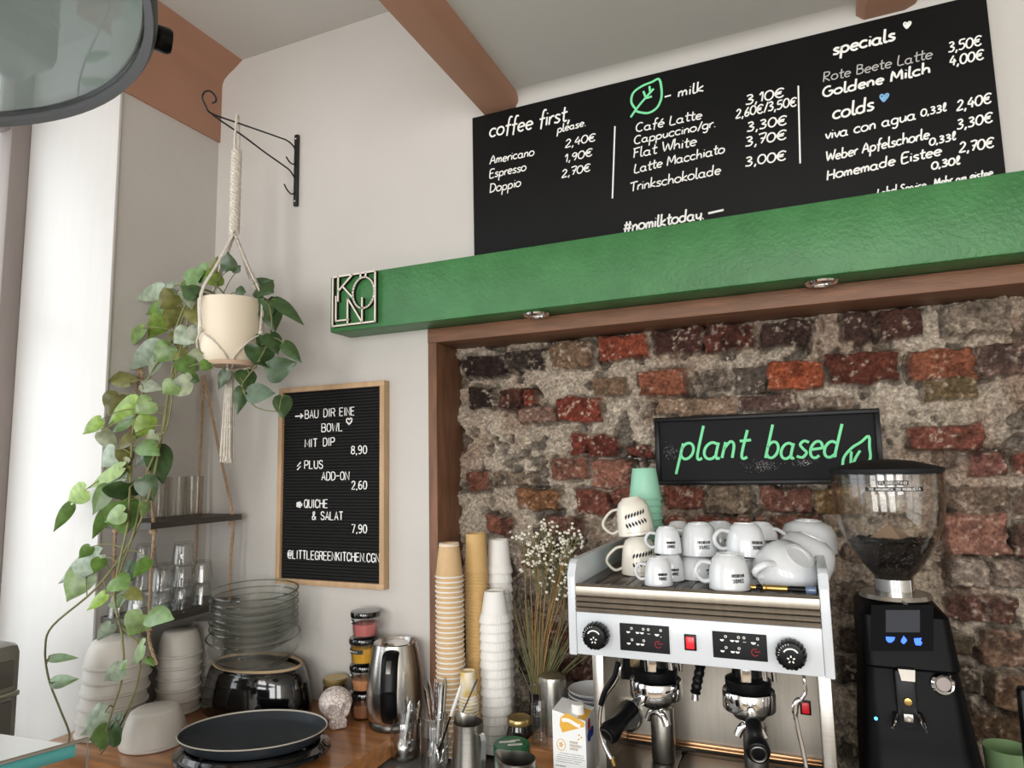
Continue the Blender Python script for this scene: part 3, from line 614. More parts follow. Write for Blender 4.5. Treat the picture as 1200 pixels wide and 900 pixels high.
# ------------------------------------------------------------------ letter board
lx0, lx1, lz0, lz1, YLB = -1.388, -1.0245, -.322, .231, W-.026
t = thing('letter_board', 'black felt letter board in oak frame with white letters on the wall', 'letter board', ((lx0+lx1)/2, W-.01, lz0))
g = G(); fr = .0145
for lo, hi in (((lx0, lz0+fr), (lx0+fr, lz1-fr)), ((lx1-fr, lz0+fr), (lx1, lz1-fr)), ((lx0, lz1-fr), (lx1, lz1)), ((lx0, lz0), (lx1, lz0+fr))):
    g.b2((lo[0], YLB, lo[1]), (hi[0], W-.001, hi[1]), .0008)
obj('frame', g, m_oak, t)
g = G(); nrow = 62; zz0, zz1 = lz0+.01, lz1-.01; prof = []
for i in range(nrow):
    a = zz0+(zz1-zz0)*i/nrow; b = zz0+(zz1-zz0)*(i+1)/nrow
    prof += [(YLB+.0125, a), (YLB+.009, a+(b-a)*.2), (YLB+.009, a+(b-a)*.8), (YLB+.0125, b)]
vs = [(lx0+.005, y, z) for y, z in prof]+[(lx1-.005, y, z) for y, z in prof]; n = len(prof)
g.add(vs, [(i, i+1, n+i+1, n+i) for i in range(n-1)])
obj('felt_panel', g, m_felt, t, smooth=False)
def LB(x, y): return onY(320+x/3.333, 430+y/3.333, YLB+.0075)
def board_text(txt, x0, y0, x1, y1, hp=31):
    p0 = LB(x0, y0); p1 = LB(x1, y1); h = hp/3.333*mpp(p0)
    p1.z = p0.z = (p0.z+p1.z)/2
    obj('lettering', blocktext(txt, lambda u, v: p0+(p1-p0)*u+Vector((0, 0, h*v)), .00165, .5), m_letter, t)
for a in (('BAU', 125, 202, 176, 198), ('DIR', 198, 196, 241, 192), ('EINE', 260, 192, 318, 187), ('BOWL', 190, 254, 272, 249), ('MIT', 125, 314, 172, 312), ('DIP', 196, 309, 240, 307), ('8,90', 305, 340, 366, 339), ('PLUS', 123, 398, 194, 396), ('ADD-ON', 190, 443, 297, 440), ('2,60', 307, 478, 366, 477), ('QUICHE', 122, 551, 213, 549), ('&', 152, 597, 168, 597), ('SALAT', 187, 598, 272, 597), ('7,90', 307, 648, 366, 648), ('@LITTLEGREENKITCHEN.CGN', 57, 752, 415, 759)):
    board_text(*a)
def lbline(name, sts, r):
    g = G()
    for s_ in sts: g.tube([LB(*p) for p in s_], r*mpp(LB(*s_[0]))/3.333, 6, flat=.5)
    obj(name, g, m_letter, t)
lbline('arrow_symbol', [[(87, 193), (116, 191)], [(107, 183), (117, 191), (107, 200)]], 3)
lbline('heart_symbol', [[(297, 225), (287, 213), (287, 204), (293, 201), (297, 206), (302, 200), (308, 203), (307, 212), (297, 225)]], 3)
lbline('bolt_symbol', [[(108, 372), (94, 389), (108, 387), (95, 402)]], 3)
lbline('flower_symbol', [[(102+7*math.cos(a)+4*math.cos(b), 538+7*math.sin(a)+4*math.sin(b)) for b in [i*PI/3 for i in range(7)]] for a in [k*2*PI/5 for k in range(5)]], 2.6)
# ------------------------------------------------------------------ pendant lamp, top left, close to the viewer
LC = Vector((-.5, .1, .28)); LR = .2248
t = thing('pendant_lamp', 'large grey pendant lamp with dark rim and glass underside, hanging at the top left', 'lamp', (LC.x, LC.y, CR))
g = G(); g.lathe([(LR-.004, 0), (LR+.001, -.002), (LR+.0035, .002), (LR+.003, .012), (LR-.003, .012), (LR-.004, 0)], 96, LC); obj('rim', g, m_lamprim, t)
g = G(); g.lathe([(LR+.0005, .014), (LR+.001, .07), (LR-.012, .12), (.12, .20), (.07, .23), (.07, .27), (.055, .285), (0, .285), (0, .28), (.05, .28), (.065, .265), (.065, .228), (.116, .197), (LR-.016, .118), (LR-.004, .07), (LR-.004, .014), (LR+.0005, .014)], 96, LC); obj('shell', g, m_lampshell, t)
g = G(); g.lathe([(LR-.0045, .0085), (LR-.012, .10), (.10, .185), (.05, .205), (0, .205), (0, .204), (.05, .204), (.10, .184), (LR-.013, .10), (LR-.0055, .0085)], 96, LC); obj('reflector', g, m_lampin, t)
g = G(); g.lathe([(0, .007), (LR-.0045, .007), (LR-.0045, .004), (0, .004)], 96, LC); obj('glass_cover', g, m_lamppane, t)
kd = Vector((math.cos(.72), math.sin(.72), 0)); kp = onZ(181, 50, .288); kd = Vector((kp.x-LC.x, kp.y-LC.y, 0)).normalized()
g = G(); T = Matrix.Translation(LC+kd*(LR+.003)+Vector((0, 0, .012))) @ Vector((0, 0, 1)).rotation_difference(kd).to_matrix().to_4x4()
g.lathe([(0, 0), (.007, 0), (.0085, .002), (.0085, .009), (.0075, .011), (0, .011)], 20, (0, 0, 0), T); obj('thumb_screw', g, m_blackplastic, t)
g = G(); g.tube([LC+Vector((0, 0, .28)), Vector((LC.x, LC.y, CR))], .004); g.lathe([(0, -.03), (.04, -.03), (.05, -.012), (.05, -.0005), (0, -.0005)], 32, (LC.x, LC.y, CR)); obj('cord', g, m_blackplastic, t)

# ------------------------------------------------------------------ wall bracket
XB = -1.355
def BP(x, y): return onX(230+x/5.63, 100+y/5.63, XB)
t = thing('wall_bracket', 'black wrought iron wall bracket with scrolled tip holding the hanging plant', 'bracket', (XB, W, .9))
g = G(); g.b2((XB-.007, W-.011, .785), (XB+.007, W-.0008, 1.012), .002); obj('mounting_plate', g, m_iron, t)
g = G(); g.tube(smoothpts([BP(*p) for p in ((660, 445), (640, 400), (600, 365), (550, 345), (400, 292), (250, 240), (100, 185), (62, 135), (40, 80), (58, 42), (95, 40), (125, 72), (130, 104), (106, 118))], 5), .0024); obj('upper_arm', g, m_iron, t)
g = G(); g.tube(smoothpts([BP(*p) for p in ((660, 630), (620, 565), (570, 525), (450, 440), (310, 335), (160, 232), (104, 190))], 5), .0024); obj('lower_arm', g, m_iron, t)
for pts in (((662, 505), (640, 520), (615, 505), (593, 470)), ((660, 700), (630, 718), (600, 690), (580, 650))):
    g = G(); g.tube(smoothpts([BP(*p) for p in pts], 5), .0022); obj('hook', g, m_iron, t)
for z in (.80, .998):
    g = G(); g.ell((XB, W-.012, z), (.0032, .0018, .0032), 10, 6); obj('screw', g, m_chrome, t)

# ------------------------------------------------------------------ macrame hanger
hp = BP(272, 245); HX, HY = XB, hp.y
def HZ(y): return onY(272, y, HY).z
top = HZ(142); RP = 37.5*mpp(onY(272, 390, HY)); pz1 = HZ(354); pz0 = HZ(427)
t = thing('macrame_hanger', 'knotted white cotton plant hanger with a long tassel on the iron bracket', 'plant hanger', (HX, HY, top))
g = G(); g.tube(smoothpts([(HX, HY-.006, HZ(186)), (HX+.004, HY-.011, HZ(165)), (HX+.003, HY-.006, top+.006), (HX, HY, top+.009), (HX-.003, HY+.006, top+.006), (HX-.004, HY+.011, HZ(165)), (HX, HY+.006, HZ(186))], 5), .0032, 8); obj('loop', g, m_cotton, t)
g = G(); z0b, z1b = HZ(274), HZ(178); nb = 70
for s_ in range(4):
    g.tube([(HX+.0085*math.cos(s_*PI/2+i*.55)*(.9+.1*math.sin(i)), HY+.0085*math.sin(s_*PI/2+i*.55), z1b+(z0b-z1b)*i/nb) for i in range(nb+1)], .0062, 7)
obj('braid', g, m_cotton, t)
azs = [math.radians(a) for a in (262, 8, 84, 174)]
kz = HZ(393); rk = RP*1.0+.004
for a in azs:
    d = Vector((math.cos(a), math.sin(a), 0)); sdv = Vector((-d.y, d.x, 0))
    base = Vector((HX, HY, 0)); g = G()
    for o_ in (-.003, .003):
        P = [base+Vector((0, 0, z0b+.004))+sdv*o_, base+d*(RP*.55)+Vector((0, 0, (z0b+pz1)/2))+sdv*o_, base+d*(RP+.006)+Vector((0, 0, pz1+.004))+sdv*o_, base+d*rk+Vector((0, 0, kz))+sdv*o_*.6]
        g.tube(smoothpts(P, 5), .0026, 6)
    obj('cord', g, m_cotton, t)
    g = G(); g.ell(base+d*(rk+.001)+Vector((0, 0, kz)), (.0065, .0065, .009), 10, 8); obj('knot', g, m_cotton, t)
    g = G()
    for da in (-.78, .78):
        a2 = a+da; d2 = Vector((math.cos(a2), math.sin(a2), 0)); am = a+da*.5; dm = Vector((math.cos(am), math.sin(am), 0))
        P = [base+d*rk+Vector((0, 0, kz-.004)), base+dm*(RP*.985)+Vector((0, 0, (kz+pz0)/2+.012)), base+d2*(RP*.84)+Vector((0, 0, pz0+.012)), base+d2*(RP*.5)+Vector((0, 0, pz0-.009)), base+Vector((0, 0, pz0-.014))]
        g.tube(smoothpts(P, 5), .0024, 6)
    obj('net_cord', g, m_cotton, t)
g = G(); zt = HZ(434); g.tube([(HX, HY, pz0-.008), (HX, HY, zt-.012)], [.010, .012], 10)
rr = random.Random(2); zend = HZ(540)
for _ in range(44):
    a = rr.uniform(0, 2*PI); r0 = rr.uniform(0, .010); r1 = r0*rr.uniform(1.1, 1.9)
    g.tube([(HX+r0*math.cos(a), HY+r0*math.sin(a), zt-.004), (HX+r1*1.0*math.cos(a), HY+r1*math.sin(a), (zt+zend)/2), (HX+r1*1.25*math.cos(a+.1), HY+r1*1.25*math.sin(a+.1), zend+rr.uniform(-.006, .012))], .0021, 5)
obj('tassel', g, m_cotton, t)

# ------------------------------------------------------------------ hanging pothos: pot, soil, vines with leaves
PT = thing('hanging_pothos', 'trailing green pothos in a cream pot, hanging in the corner by the window', 'plant', (HX, HY, pz0))
g = G(); g.lathe([(0, pz0), (RP*.66, pz0), (RP*.74, pz0+.006), (RP*.86, pz0+.03), (RP*.96, pz0+.085), (RP, pz1), (RP-.005, pz1), (RP*.93, pz0+.085), (RP*.9, pz1-.03), (0, pz1-.03)], 48, (HX, HY, 0)); obj('pot', g, m_potcream, PT)
g = G(); g.lathe([(0, pz0-.007), (RP*.76, pz0-.007), (RP*.80, pz0+.003), (RP*.76, pz0+.004), (RP*.70, pz0-.0005), (0, pz0-.0005)], 40, (HX, HY, 0)); obj('saucer', g, mat('terracotta_saucer', hexc('#c3a68f'), .6), PT)
g = G(); g.lathe([(0, pz1-.008), (RP*.6, pz1-.012), (RP*.92, pz1-.018), (RP*.88, pz1-.028), (0, pz1-.028)], 28, (HX, HY, 0)); obj('soil', g, m_soil, PT)
LCOL = {'l': hexc('#8fae48'), 'm': hexc('#65873f'), 'd': hexc('#3f5a31'), 's': hexc('#a3b39c'), 'o': hexc('#77783f'), 'g': hexc('#8e9676'), 'v': hexc('#84a061')}
def LY(y): return float(np.interp(y, [300, 400, 480, 600, 880], [HY-.03, HY-.04, HY-.10, HY-.19, HY-.28]))
rl = random.Random(11)
def leaf(g, B, T, w, col, tilt=None, cupf=.25):
    B = Vector(B); T = Vector(T); L = (T-B).length; t_ = (T-B)/L
    view = -((B+T)/2).normalized(); nrm = (view + Vector((rl.uniform(-.35, .35), rl.uniform(-.2, .2), rl.uniform(.0, .45)))).normalized()
    sd = t_.cross(nrm).normalized(); nrm = sd.cross(t_).normalized()
    prof = [(-.10, .0, .30), (-.06, .0, .62), (.04, 0, .88), (.16, 0, .99), (.30, 0, 1.0), (.45, 0, .9), (.60, 0, .72), (.75, 0, .46), (.88, 0, .22), (1.0, 0, .015)]
    vs = []; fs = []; h = w/2; b = rl.uniform(.06, .16)
    for i, (tt, _, ww) in enumerate(prof):
        drop = -b*L*(tt-.2)**2
        for j, s_ in enumerate((-1, -.55, 0, .55, 1)):
            back = (.10*(1-abs(s_)) if i < 2 else 0)
            fold = cupf*h*ww*(abs(s_)**1.5)*.55-(.04*h if s_ == 0 else 0)
            wav = .05*h*math.sin(i*1.7+j)*abs(s_)
            vs.append(B+t_*(L*(tt+back))+sd*(h*ww*s_)+nrm*(drop-fold+wav))
    for i in range(len(prof)-1):
        for j in range(4): fs.append((i*5+j, i*5+j+1, (i+1)*5+j+1, (i+1)*5+j))
    k = rl.uniform(.82, 1.15); c = LCOL[col]; g.add(vs, fs, tuple(min(1, x*k) for x in c))
def PX(x, y, dy=0): return onY(x, y, LY(y)+dy)
def vine(stem, leaves, r=.0028, dy=0):
    """stem: pixel polyline through the depth of the plant; leaves: base, tip, width in picture units and colour"""
    P = smoothpts([PX(x, y, dy+(q[0] if q else 0)) for x, y, *q in stem], 5)
    g = G(); g.tube(P, [r*(1-.4*i/len(P)) for i in range(len(P))], 7)
    for bx_, by_, tx_, ty_, w_, c_ in leaves:
        d = rl.uniform(-.025, .012)
        B = PX(bx_, by_, dy+d); n = min(P, key=lambda p: (p-B).length)
        if (n-B).length < .16: g.tube(smoothpts([n, (n+B)/2+Vector((0, 0, .008)), B], 4), .0013, 5)
    s = obj('vine', g, m_vine, PT)
    gl = G(); rl.seed(len(leaves)*7+int(stem[-1][0]))
    for bx_, by_, tx_, ty_, w_, c_ in leaves:
        d = rl.uniform(-.025, .012); B = PX(bx_, by_, dy+d); T = onY(tx_, ty_, LY(by_)+dy+d+rl.uniform(-.03, .02))
        leaf(gl, B, T, w_*1.28*mpp(B), c_)
    obj('foliage', gl, m_leaf, s, col=True, ang=70)
def A_(*q): return [(60+a/4.74, 290+b/4.74, 60+c/4.74, 290+d/4.74, w/4.74, k) for a, b, c, d, w, k in q]
def B_(*q): return [(60+a/5, 460+b/5, 60+c/5, 460+d/5, w/5, k) for a, b, c, d, w, k in q]
def C_(*q): return [(30+a/5, 620+b/5, 30+c/5, 620+d/5, w/5, k) for a, b, c, d, w, k in q]
def F_(*q): return [(220+a/4.09, 280+b/4.09, 220+c/4.09, 280+d/4.09, w/4.09, k) for a, b, c, d, w, k in q]
vine([(262, 352, .03), (236, 340), (215, 372), (205, 420), (196, 470), (186, 530), (172, 590), (150, 640), (112, 690), (62, 733), (53, 760), (57, 795), (70, 830), (81, 858), (80, 872)],
 A_((615, 230, 450, 290, 75, 's'), (625, 320, 505, 378, 62, 'm'), (640, 375, 535, 512, 95, 'l'), (505, 450, 320, 610, 62, 'v'), (595, 540, 425, 690, 95, 's'), (690, 560, 760, 650, 70, 'o'))
 + B_((620, 320, 655, 530, 120, 'd'), (600, 320, 480, 435, 85, 's')) + C_((430, 150, 178, 325, 105, 's'), (345, 240, 235, 428, 135, 'v'), (140, 755, 305, 752, 42, 'm'), (150, 900, 302, 878, 60, 'm'), (470, 380, 350, 480, 58, 'l')), .0034)
vine([(255, 352, .02), (225, 345), (200, 400), (176, 440), (158, 490), (153, 560), (150, 612), (140, 660), (134, 700), (143, 745), (144, 790), (130, 838), (117, 880)],
 A_((435, 750, 275, 668, 85, 'o'), (600, 600, 545, 718, 55, 's'), (770, 745, 628, 800, 105, 'g'), (500, 760, 610, 782, 62, 'g'), (700, 330, 640, 465, 90, 'o'))
 + B_((500, 50, 318, 195, 95, 'l'), (395, 10, 335, 135, 110, 'o'), (290, 160, 172, 252, 62, 'l'), (410, 440, 192, 558, 80, 'l'), (420, 470, 272, 592, 72, 's'), (330, 550, 240, 718, 90, 'm'), (200, 570, 82, 650, 100, 'l'), (115, 660, 8, 822, 58, 'm'), (290, 230, 390, 345, 75, 'g'), (370, 340, 285, 440, 95, 's'))
 + C_((440, 175, 400, 265, 68, 'm'), (380, 105, 308, 175, 58, 'm'), (500, 560, 412, 665, 66, 's'), (570, 815, 442, 892, 88, 's'), (585, 790, 518, 822, 46, 'm')) + [(205, 345, 186, 362, 20, 'o'), (200, 405, 180, 424, 22, 'm'), (178, 470, 158, 484, 20, 'v'), (165, 520, 186, 532, 18, 'm'), (150, 545, 128, 560, 20, 'o'), (145, 600, 120, 612, 18, 'v'), (168, 560, 180, 588, 20, 'd'), (123, 835, 92, 862, 26, 's'), (126, 860, 104, 866, 24, 'm'), (140, 850, 118, 868, 30, 'd')], .0034, -.02)
vine([(258, 350, .03), (240, 360), (222, 400), (200, 450), (190, 510), (170, 560), (158, 620), (138, 680), (136, 716), (146, 738), (163, 758), (161, 800), (141, 850), (118, 884)],
 A_((810, 245, 808, 366, 66, 's'), (735, 250, 702, 322, 42, 's'), (820, 450, 728, 562, 72, 'g'), (845, 590, 722, 702, 95, 'g'), (760, 720, 822, 742, 60, 'm'), (690, 470, 735, 570, 70, 'o'))
 + B_((580, 140, 488, 278, 90, 'l'), (470, 155, 338, 245, 48, 'm'), (470, 250, 395, 335, 60, 'o'), (605, 240, 560, 312, 62, 'g'), (430, 330, 440, 445, 80, 'o'), (455, 530, 440, 648, 205, 'd'), (420, 640, 432, 835, 160, 'm'), (330, 690, 238, 865, 64, 'm'), (560, 640, 530, 720, 55, 'v'))
 + C_((580, 250, 672, 228, 98, 'd'), (720, 180, 620, 295, 62, 'm'), (520, 290, 602, 345, 105, 'm'), (600, 360, 690, 412, 66, 'o'), (580, 395, 466, 440, 90, 'm'), (718, 500, 852, 515, 105, 'm'), (690, 500, 598, 632, 130, 'v'), (690, 680, 600, 795, 90, 'v'), (710, 755, 755, 800, 40, 'm')), .003, -.005)
vine([(268, 350, .02), (250, 330), (240, 312), (225, 322), (212, 345), (203, 385)],
 A_((745, 180, 850, 128, 75, 'm'), (680, 215, 640, 195, 60, 's'), (760, 190, 738, 270, 55, 'm'), (690, 250, 610, 320, 60, 'd')) + F_((200, 150, 188, 60, 62, 'd'), (110, 160, 140, 85, 40, 'o'), (100, 155, 5, 190, 80, 'm'), (150, 170, 85, 215, 78, 'l'), (250, 140, 208, 160, 30, 'd'), (230, 260, 275, 250, 60, 'd')), .0024, .02)
vine([(285, 352, -.01), (312, 352), (318, 390), (300, 428), (284, 452), (296, 474), (312, 481), (327, 482)],
 F_((420, 290, 553, 402, 52, 'd'), (370, 300, 312, 418, 92, 'd'), (385, 290, 420, 445, 98, 'd'), (340, 225, 405, 250, 92, 'd'), (320, 205, 412, 198, 30, 'd'), (365, 500, 230, 530, 80, 'd'), (350, 520, 325, 612, 110, 'd'), (395, 455, 432, 552, 72, 'd'), (460, 500, 540, 586, 52, 'd'), (385, 640, 518, 590, 98, 'd'), (288, 738, 414, 738, 78, 'd'), (455, 755, 457, 862, 72, 'd'), (262, 715, 238, 842, 56, 'd'), (185, 632, 146, 722, 46, 'd'), (275, 630, 290, 725, 80, 'd'), (345, 590, 375, 605, 50, 'd')), .0022, .05)
vine([(250, 352, .02), (228, 356), (214, 400), (206, 440), (196, 500), (183, 510)], F_((100, 590, 60, 630, 50, 'm'), (0, 230, 20, 340, 62, 'g')) + [(224, 360, 238, 384, 18, 'o'), (222, 388, 203, 402, 22, 's'), (212, 420, 226, 440, 18, 'm'), (205, 450, 190, 462, 18, 'v'), (230, 345, 212, 334, 18, 'd')], .0026, -.03)

# ------------------------------------------------------------------ rope shelf on the left wall
xo, xi = -1.505, -1.672; yn, yf = 1.214, 1.512
uz = [onX(162, 609, xo).z, onX(286, 606.5, xo).z]; lz = [onX(172, 725, xo).z, onX(245, 713, xo).z]
t = thing('rope_shelf', 'two dark wooden boards hung on jute ropes in the corner by the window', 'hanging shelf', (-1.6, 1.36, uz[0]))
def slab(z0_, z1_, th=.016):
    g = G(); vs = [(x, y, z-dz) for dz in (th, 0) for x, y, z in ((xi, yn, z0_), (xo, yn, z0_), (xo, yf, z1_), (xi, yf, z1_))]
    g.add(vs, [(0, 1, 2, 3), (4, 5, 6, 7), (0, 1, 5, 4), (1, 2, 6, 5), (2, 3, 7, 6), (3, 0, 4, 7)]); return g
zu = sum(uz)/2; zl = sum(lz)/2
obj('upper_board', slab(zu, zu), m_shelfwood, t, smooth=False); obj('lower_board', slab(zl, zl), m_shelfwood, t, smooth=False)
def rope(pts, r=.0042):
    P = smoothpts(pts, 10); g = G(); tot = 0; ac = [0]
    for a, b in zip(P, P[1:]): tot += (b-a).length; ac.append(tot)
    n = max(20, int(tot/.004)); Q = []
    for i in range(n+1):
        s_ = tot*i/n; k = next((j for j in range(1, len(ac)) if ac[j] >= s_), len(ac)-1); f = (s_-ac[k-1])/max(1e-6, ac[k]-ac[k-1]); Q.append(P[k-1].lerp(P[k], f))
    for ph in range(3):
        R_ = [q+Vector((math.cos(i*.55+ph*2.09), math.sin(i*.55+ph*2.09), 0))*r*.5 for i, q in enumerate(Q)]
        g.tube(R_, r*.6, 5)
    return g
h0 = Vector((XL+.006, 1.299, .301)); h1 = Vector((XL+.006, 1.516, .289))
for nm, hk, x, y in (('A', h0, xi+.014, yn+.02), ('B', h0, xo-.016, yn+.02), ('C', h1, xi+.014, yf-.02), ('D', h1, xo-.016, yf-.02)):
    pts = [hk, hk.lerp(Vector((x, y, zu)), .5), (x, y, zu), (x, y, (zu+zl)/2), (x, y, zl-.03)]
    if nm == 'B': pts += [(x+.02, y-.01, zl-.06), (x+.05, y-.015, zl-.10)]
    if nm == 'A': pts += [(x, y, zl-.045)]
    obj('rope', rope(pts), m_rope, t)
    for z in (zu-.023, zl-.023):
        g = G(); g.ell((x, y, z), (.010, .010, .008), 10, 8); obj('knot', g, m_rope, t)
for hk in (h0, h1):
    g = G(); g.tube([hk+Vector((-.0055, 0, 0)), hk+Vector((.008, 0, 0)), hk+Vector((.012, 0, .008))], .002); obj('hook', g, m_chrome, t)
# tumblers standing upside down on the lower board
def tumbler():
    t = thing('drinking_glass', 'x', 'glass', (0, 0, 0), 'upturned tumblers on the lower shelf')
    g = G(); H = .058
    fl = lambda a, z: 1+.022*math.cos(12*a)*min(1, z/.02)
    g.lathe([(.0285, 0), (.0295, .001), (.0268, .022), (.0245, .045), (.0225, .055), (.020, H), (.0, H), (0, H-.006), (.019, H-.006), (.0225, .045), (.0245, .022), (.027, .001), (.0285, 0)], 48, fn=fl)
    obj('bowl', g, m_glass, t, local=True); return t
tb = tumbler(); first = True
cols = [(-1.557, 1.425), (-1.557, 1.36), (-1.557, 1.295), (-1.622, 1.425), (-1.622, 1.36), (-1.622, 1.295), (-1.557, 1.232), (-1.622, 1.232)]
names = ['outer edge, first from the back wall', 'outer edge, second from the back wall', 'outer edge, third from the back wall', 'wall side, first from the back wall', 'wall side, second from the back wall', 'wall side, third from the back wall', 'outer edge, nearest the room', 'wall side, nearest the room']
for lv, idx in ((0, range(8)), (1, (0, 1, 2, 4, 5)), (2, (1, 5))):
    for i in idx:
        lab = 'clear upturned tumbler, %s layer, %s' % (('bottom', 'middle', 'top')[lv], names[i])
        loc = (cols[i][0], cols[i][1], zl+.0002+lv*.0582)
        if first: tb.location = loc; tb['label'] = lab; first = False
        else: dup(tb, loc, (0, 0, lv+i), lab)
# tall ribbed glasses on the upper board
tg = thing('tall_glass', 'tall frosted ribbed glass on the upper shelf, nearest the room', 'glass', (0, 0, 0), 'tall ribbed glasses on the upper shelf')
g = G(); g.lathe([(0, 0), (.020, 0), (.0215, .004), (.0225, .112), (.0213, .112), (.020, .008), (0, .008)], 48, fn=lambda a, z: 1+.03*math.cos(16*a)); obj('bowl', g, m_glass_rib, tg, local=True)
tg.location = (-1.575, 1.285, zu+.0003)
dup(tg, (-1.575, 1.345, zu+.0003), None, 'tall frosted ribbed glass on the upper shelf, middle of three'); dup(tg, (-1.575, 1.405, zu+.0003), None, 'tall frosted ribbed glass on the upper shelf, nearest the back wall')

# ------------------------------------------------------------------ white bowls under the shelf
def bowl_proto(name, R, H, label, grp, ridge=True):
    t = thing(name, label, 'bowl', (0, 0, 0), grp)
    g = G(); g.lathe([(R-.003, .0), (R, .002), (R, .006), (R-.004, .008), (R*.93, H*.35), (R*.83, H*.72), (R*.73, H*.93), (R*.62, H), (0, H), (0, H-.005), (R*.6, H-.005), (R*.70, H*.88), (R*.79, H*.7), (R*.89, H*.35), (R-.003, 0)], 48)
    obj('body', g, m_stone, t, local=True); return t
def stack(proto, x, y, z, n, step, lab, lean=(0, 0)):
    for i in range(n):
        k = n-1-i; l = lab % ('topmost' if k == 0 else ORD[k]+' from the top' if i else 'bottom one')
        loc = (x+lean[0]*i, y+lean[1]*i, z+step*i)
        if i == 0: proto.location = loc; proto['label'] = l
        else: dup(proto, loc, None, l)
pb = bowl_proto('stoneware_bowl', .077, .064, 'x', 'bowls in the stack by the window')
stack(pb, -1.598, 1.20, CW+.0005, 6, .0316, 'white upturned stoneware bowl in the stack nearest the window, %s', (.002, .001))
pb2 = bowl_proto('stoneware_bowl', .056, .066, 'x', 'bowls in the middle stack')
stack(pb2, -1.558, 1.36, CW+.0005, 6, .0285, 'smaller white upturned bowl in the stack below the shelf, %s')
pb3 = bowl_proto('stoneware_bowl', .050, .066, 'x', 'bowls in the back stack')
stack(pb3, -1.600, 1.488, CW+.0005, 6, .0275, 'white upturned bowl in the rear stack behind the black dish, %s')
g = G(); c_ = Vector((-1.558, 1.36, 0)); dirc = Vector((.78, -.62, 0)); 
p = c_+dirc*.0505+Vector((0, 0, CW+.0285*5+.024))
pb4 = bowl_proto('stoneware_bowl', .073, .078*1.0, 'single white upturned bowl lying in front of the bowl stacks', None)
pb4.location = (-1.432, 1.188, CW+.0005); pb4.rotation_euler = (0, 0, 0)

# ------------------------------------------------------------------ black oval dish with glass bowls
t = thing('oval_dish', 'large glossy black upturned oval dish carrying the glass bowls', 'dish', (-1.362, 1.437, CW))
H = .122
g = G(); g.lathe([(.163, .0), (.165, .004), (.161, H*.3), (.153, H*.65), (.144, H*.86), (.134, H-.006), (.128, H-.004), (.128, H-.012), (.0, H-.012), (0, H-.02), (.126, H-.02), (.140, H*.75), (.153, H*.3), (.159, .0), (.163, 0)], 64, (-1.362, 1.437, CW+.0005), sy=.60); obj('body', g, m_blackgloss, t)
g = G(); g.lathe([(.1275, H-.006), (.1345, H-.0062), (.1355, H-.003), (.133, H), (.129, H), (.1275, H-.003), (.1275, H-.006)], 64, (-1.362, 1.437, CW+.0005), sy=.60); obj('unglazed_foot', g, mat('unglazed_foot', hexc('#b79d7d'), .8), t)
zt = CW+H+.0005
gb = thing('glass_bowl', 'wide clear glass bowl at the bottom of the glass stack', 'bowl', (0, 0, 0), 'glass bowls on the black dish')
g = G(); g.lathe([(0, 0), (.06, 0), (.095, .012), (.113, .034), (.1195, .056), (.117, .072), (.1145, .072), (.1165, .056), (.110, .036), (.093, .016), (.058, .005), (0, .005)], 64); obj('body', g, m_glass_bowl, gb, local=True)
g = G(); g.lathe([(.1145, .0712), (.1172, .0712), (.1182, .0728), (.1168, .0742), (.1148, .0742), (.1138, .0728), (.1145, .0712)], 64); obj('rim', g, m_glass_rim, gb, local=True)
gt = (math.radians(3.5), math.radians(3), 0)
gb.location = (-1.354, 1.415, zt+.0045); gb.rotation_euler = gt
g2 = thing('glass_bowl', 'x', 'bowl', (0, 0, 0), 'glass bowls on the black dish')
g = G(); g.lathe([(0, 0), (.055, 0), (.085, .006), (.1005, .022), (.106, .044), (.109, .0495), (.1105, .051), (.109, .0525), (.1035, .048), (.098, .024), (.083, .010), (.054, .004), (0, .004)], 64); obj('body', g, m_glass_bowl, g2, local=True)
g = G(); g.lathe([(.1085, .0492), (.1102, .0495), (.1112, .051), (.1102, .0528), (.1085, .0528), (.1078, .051), (.1085, .0492)], 64); obj('rim', g, m_glass_rim, g2, local=True)
up = Matrix.Rotation(gt[1], 3, 'Y') @ Matrix.Rotation(gt[0], 3, 'X') @ Vector((0, 0, 1))
for i in range(6):
    loc = Vector(gb.location)+up*(.046+.0180*i); l = 'clear straight-sided glass bowl in the stack, %s' % ('topmost' if i == 5 else ORD[5-i]+' from the top')
    if i == 0: g2.location = loc; g2.rotation_euler = gt; g2['label'] = l
    else: dup(g2, loc, gt, l)

# ------------------------------------------------------------------ black plates
pc = onZ(297, 856, CW+.058); pr = 86*mpp(pc)
PT_ = rz(YAW); t = thing('black_tray', 'glossy black rimmed oval tray lying directly on the wooden counter', 'tray', (pc.x, pc.y, CW))
q = Vector((pc.x, pc.y, CW+.0005))
g = G(); g.lathe([(0, 0), (pr*.80, 0), (pr*.90, .005), (pr*1.0, .010), (pr*1.045, .016), (pr*1.04, .022), (pr*.99, .0245), (pr*.95, .031), (pr*.90, .034), (pr*.86, .032), (pr*.80, .010), (0, .008)], 80, q, PT_, sy=.72); obj('body', g, m_blackgloss, t)
t = thing('black_plate', 'shallow matt black oval plate with pale rim on top of the tray', 'plate', (pc.x, pc.y, CW+.034))
q = Vector((pc.x, pc.y, CW+.0345))
g = G(); g.lathe([(0, 0), (pr*.84, 0), (pr*.9, .006), (pr*.988, .0255), (pr*.975, .0255), (pr*.88, .012), (pr*.84, .009), (0, .008)], 80, q, PT_, sy=.72); obj('body', g, mat('slate_glaze', hexc('#2a3036'), .45, spec=.4), t)
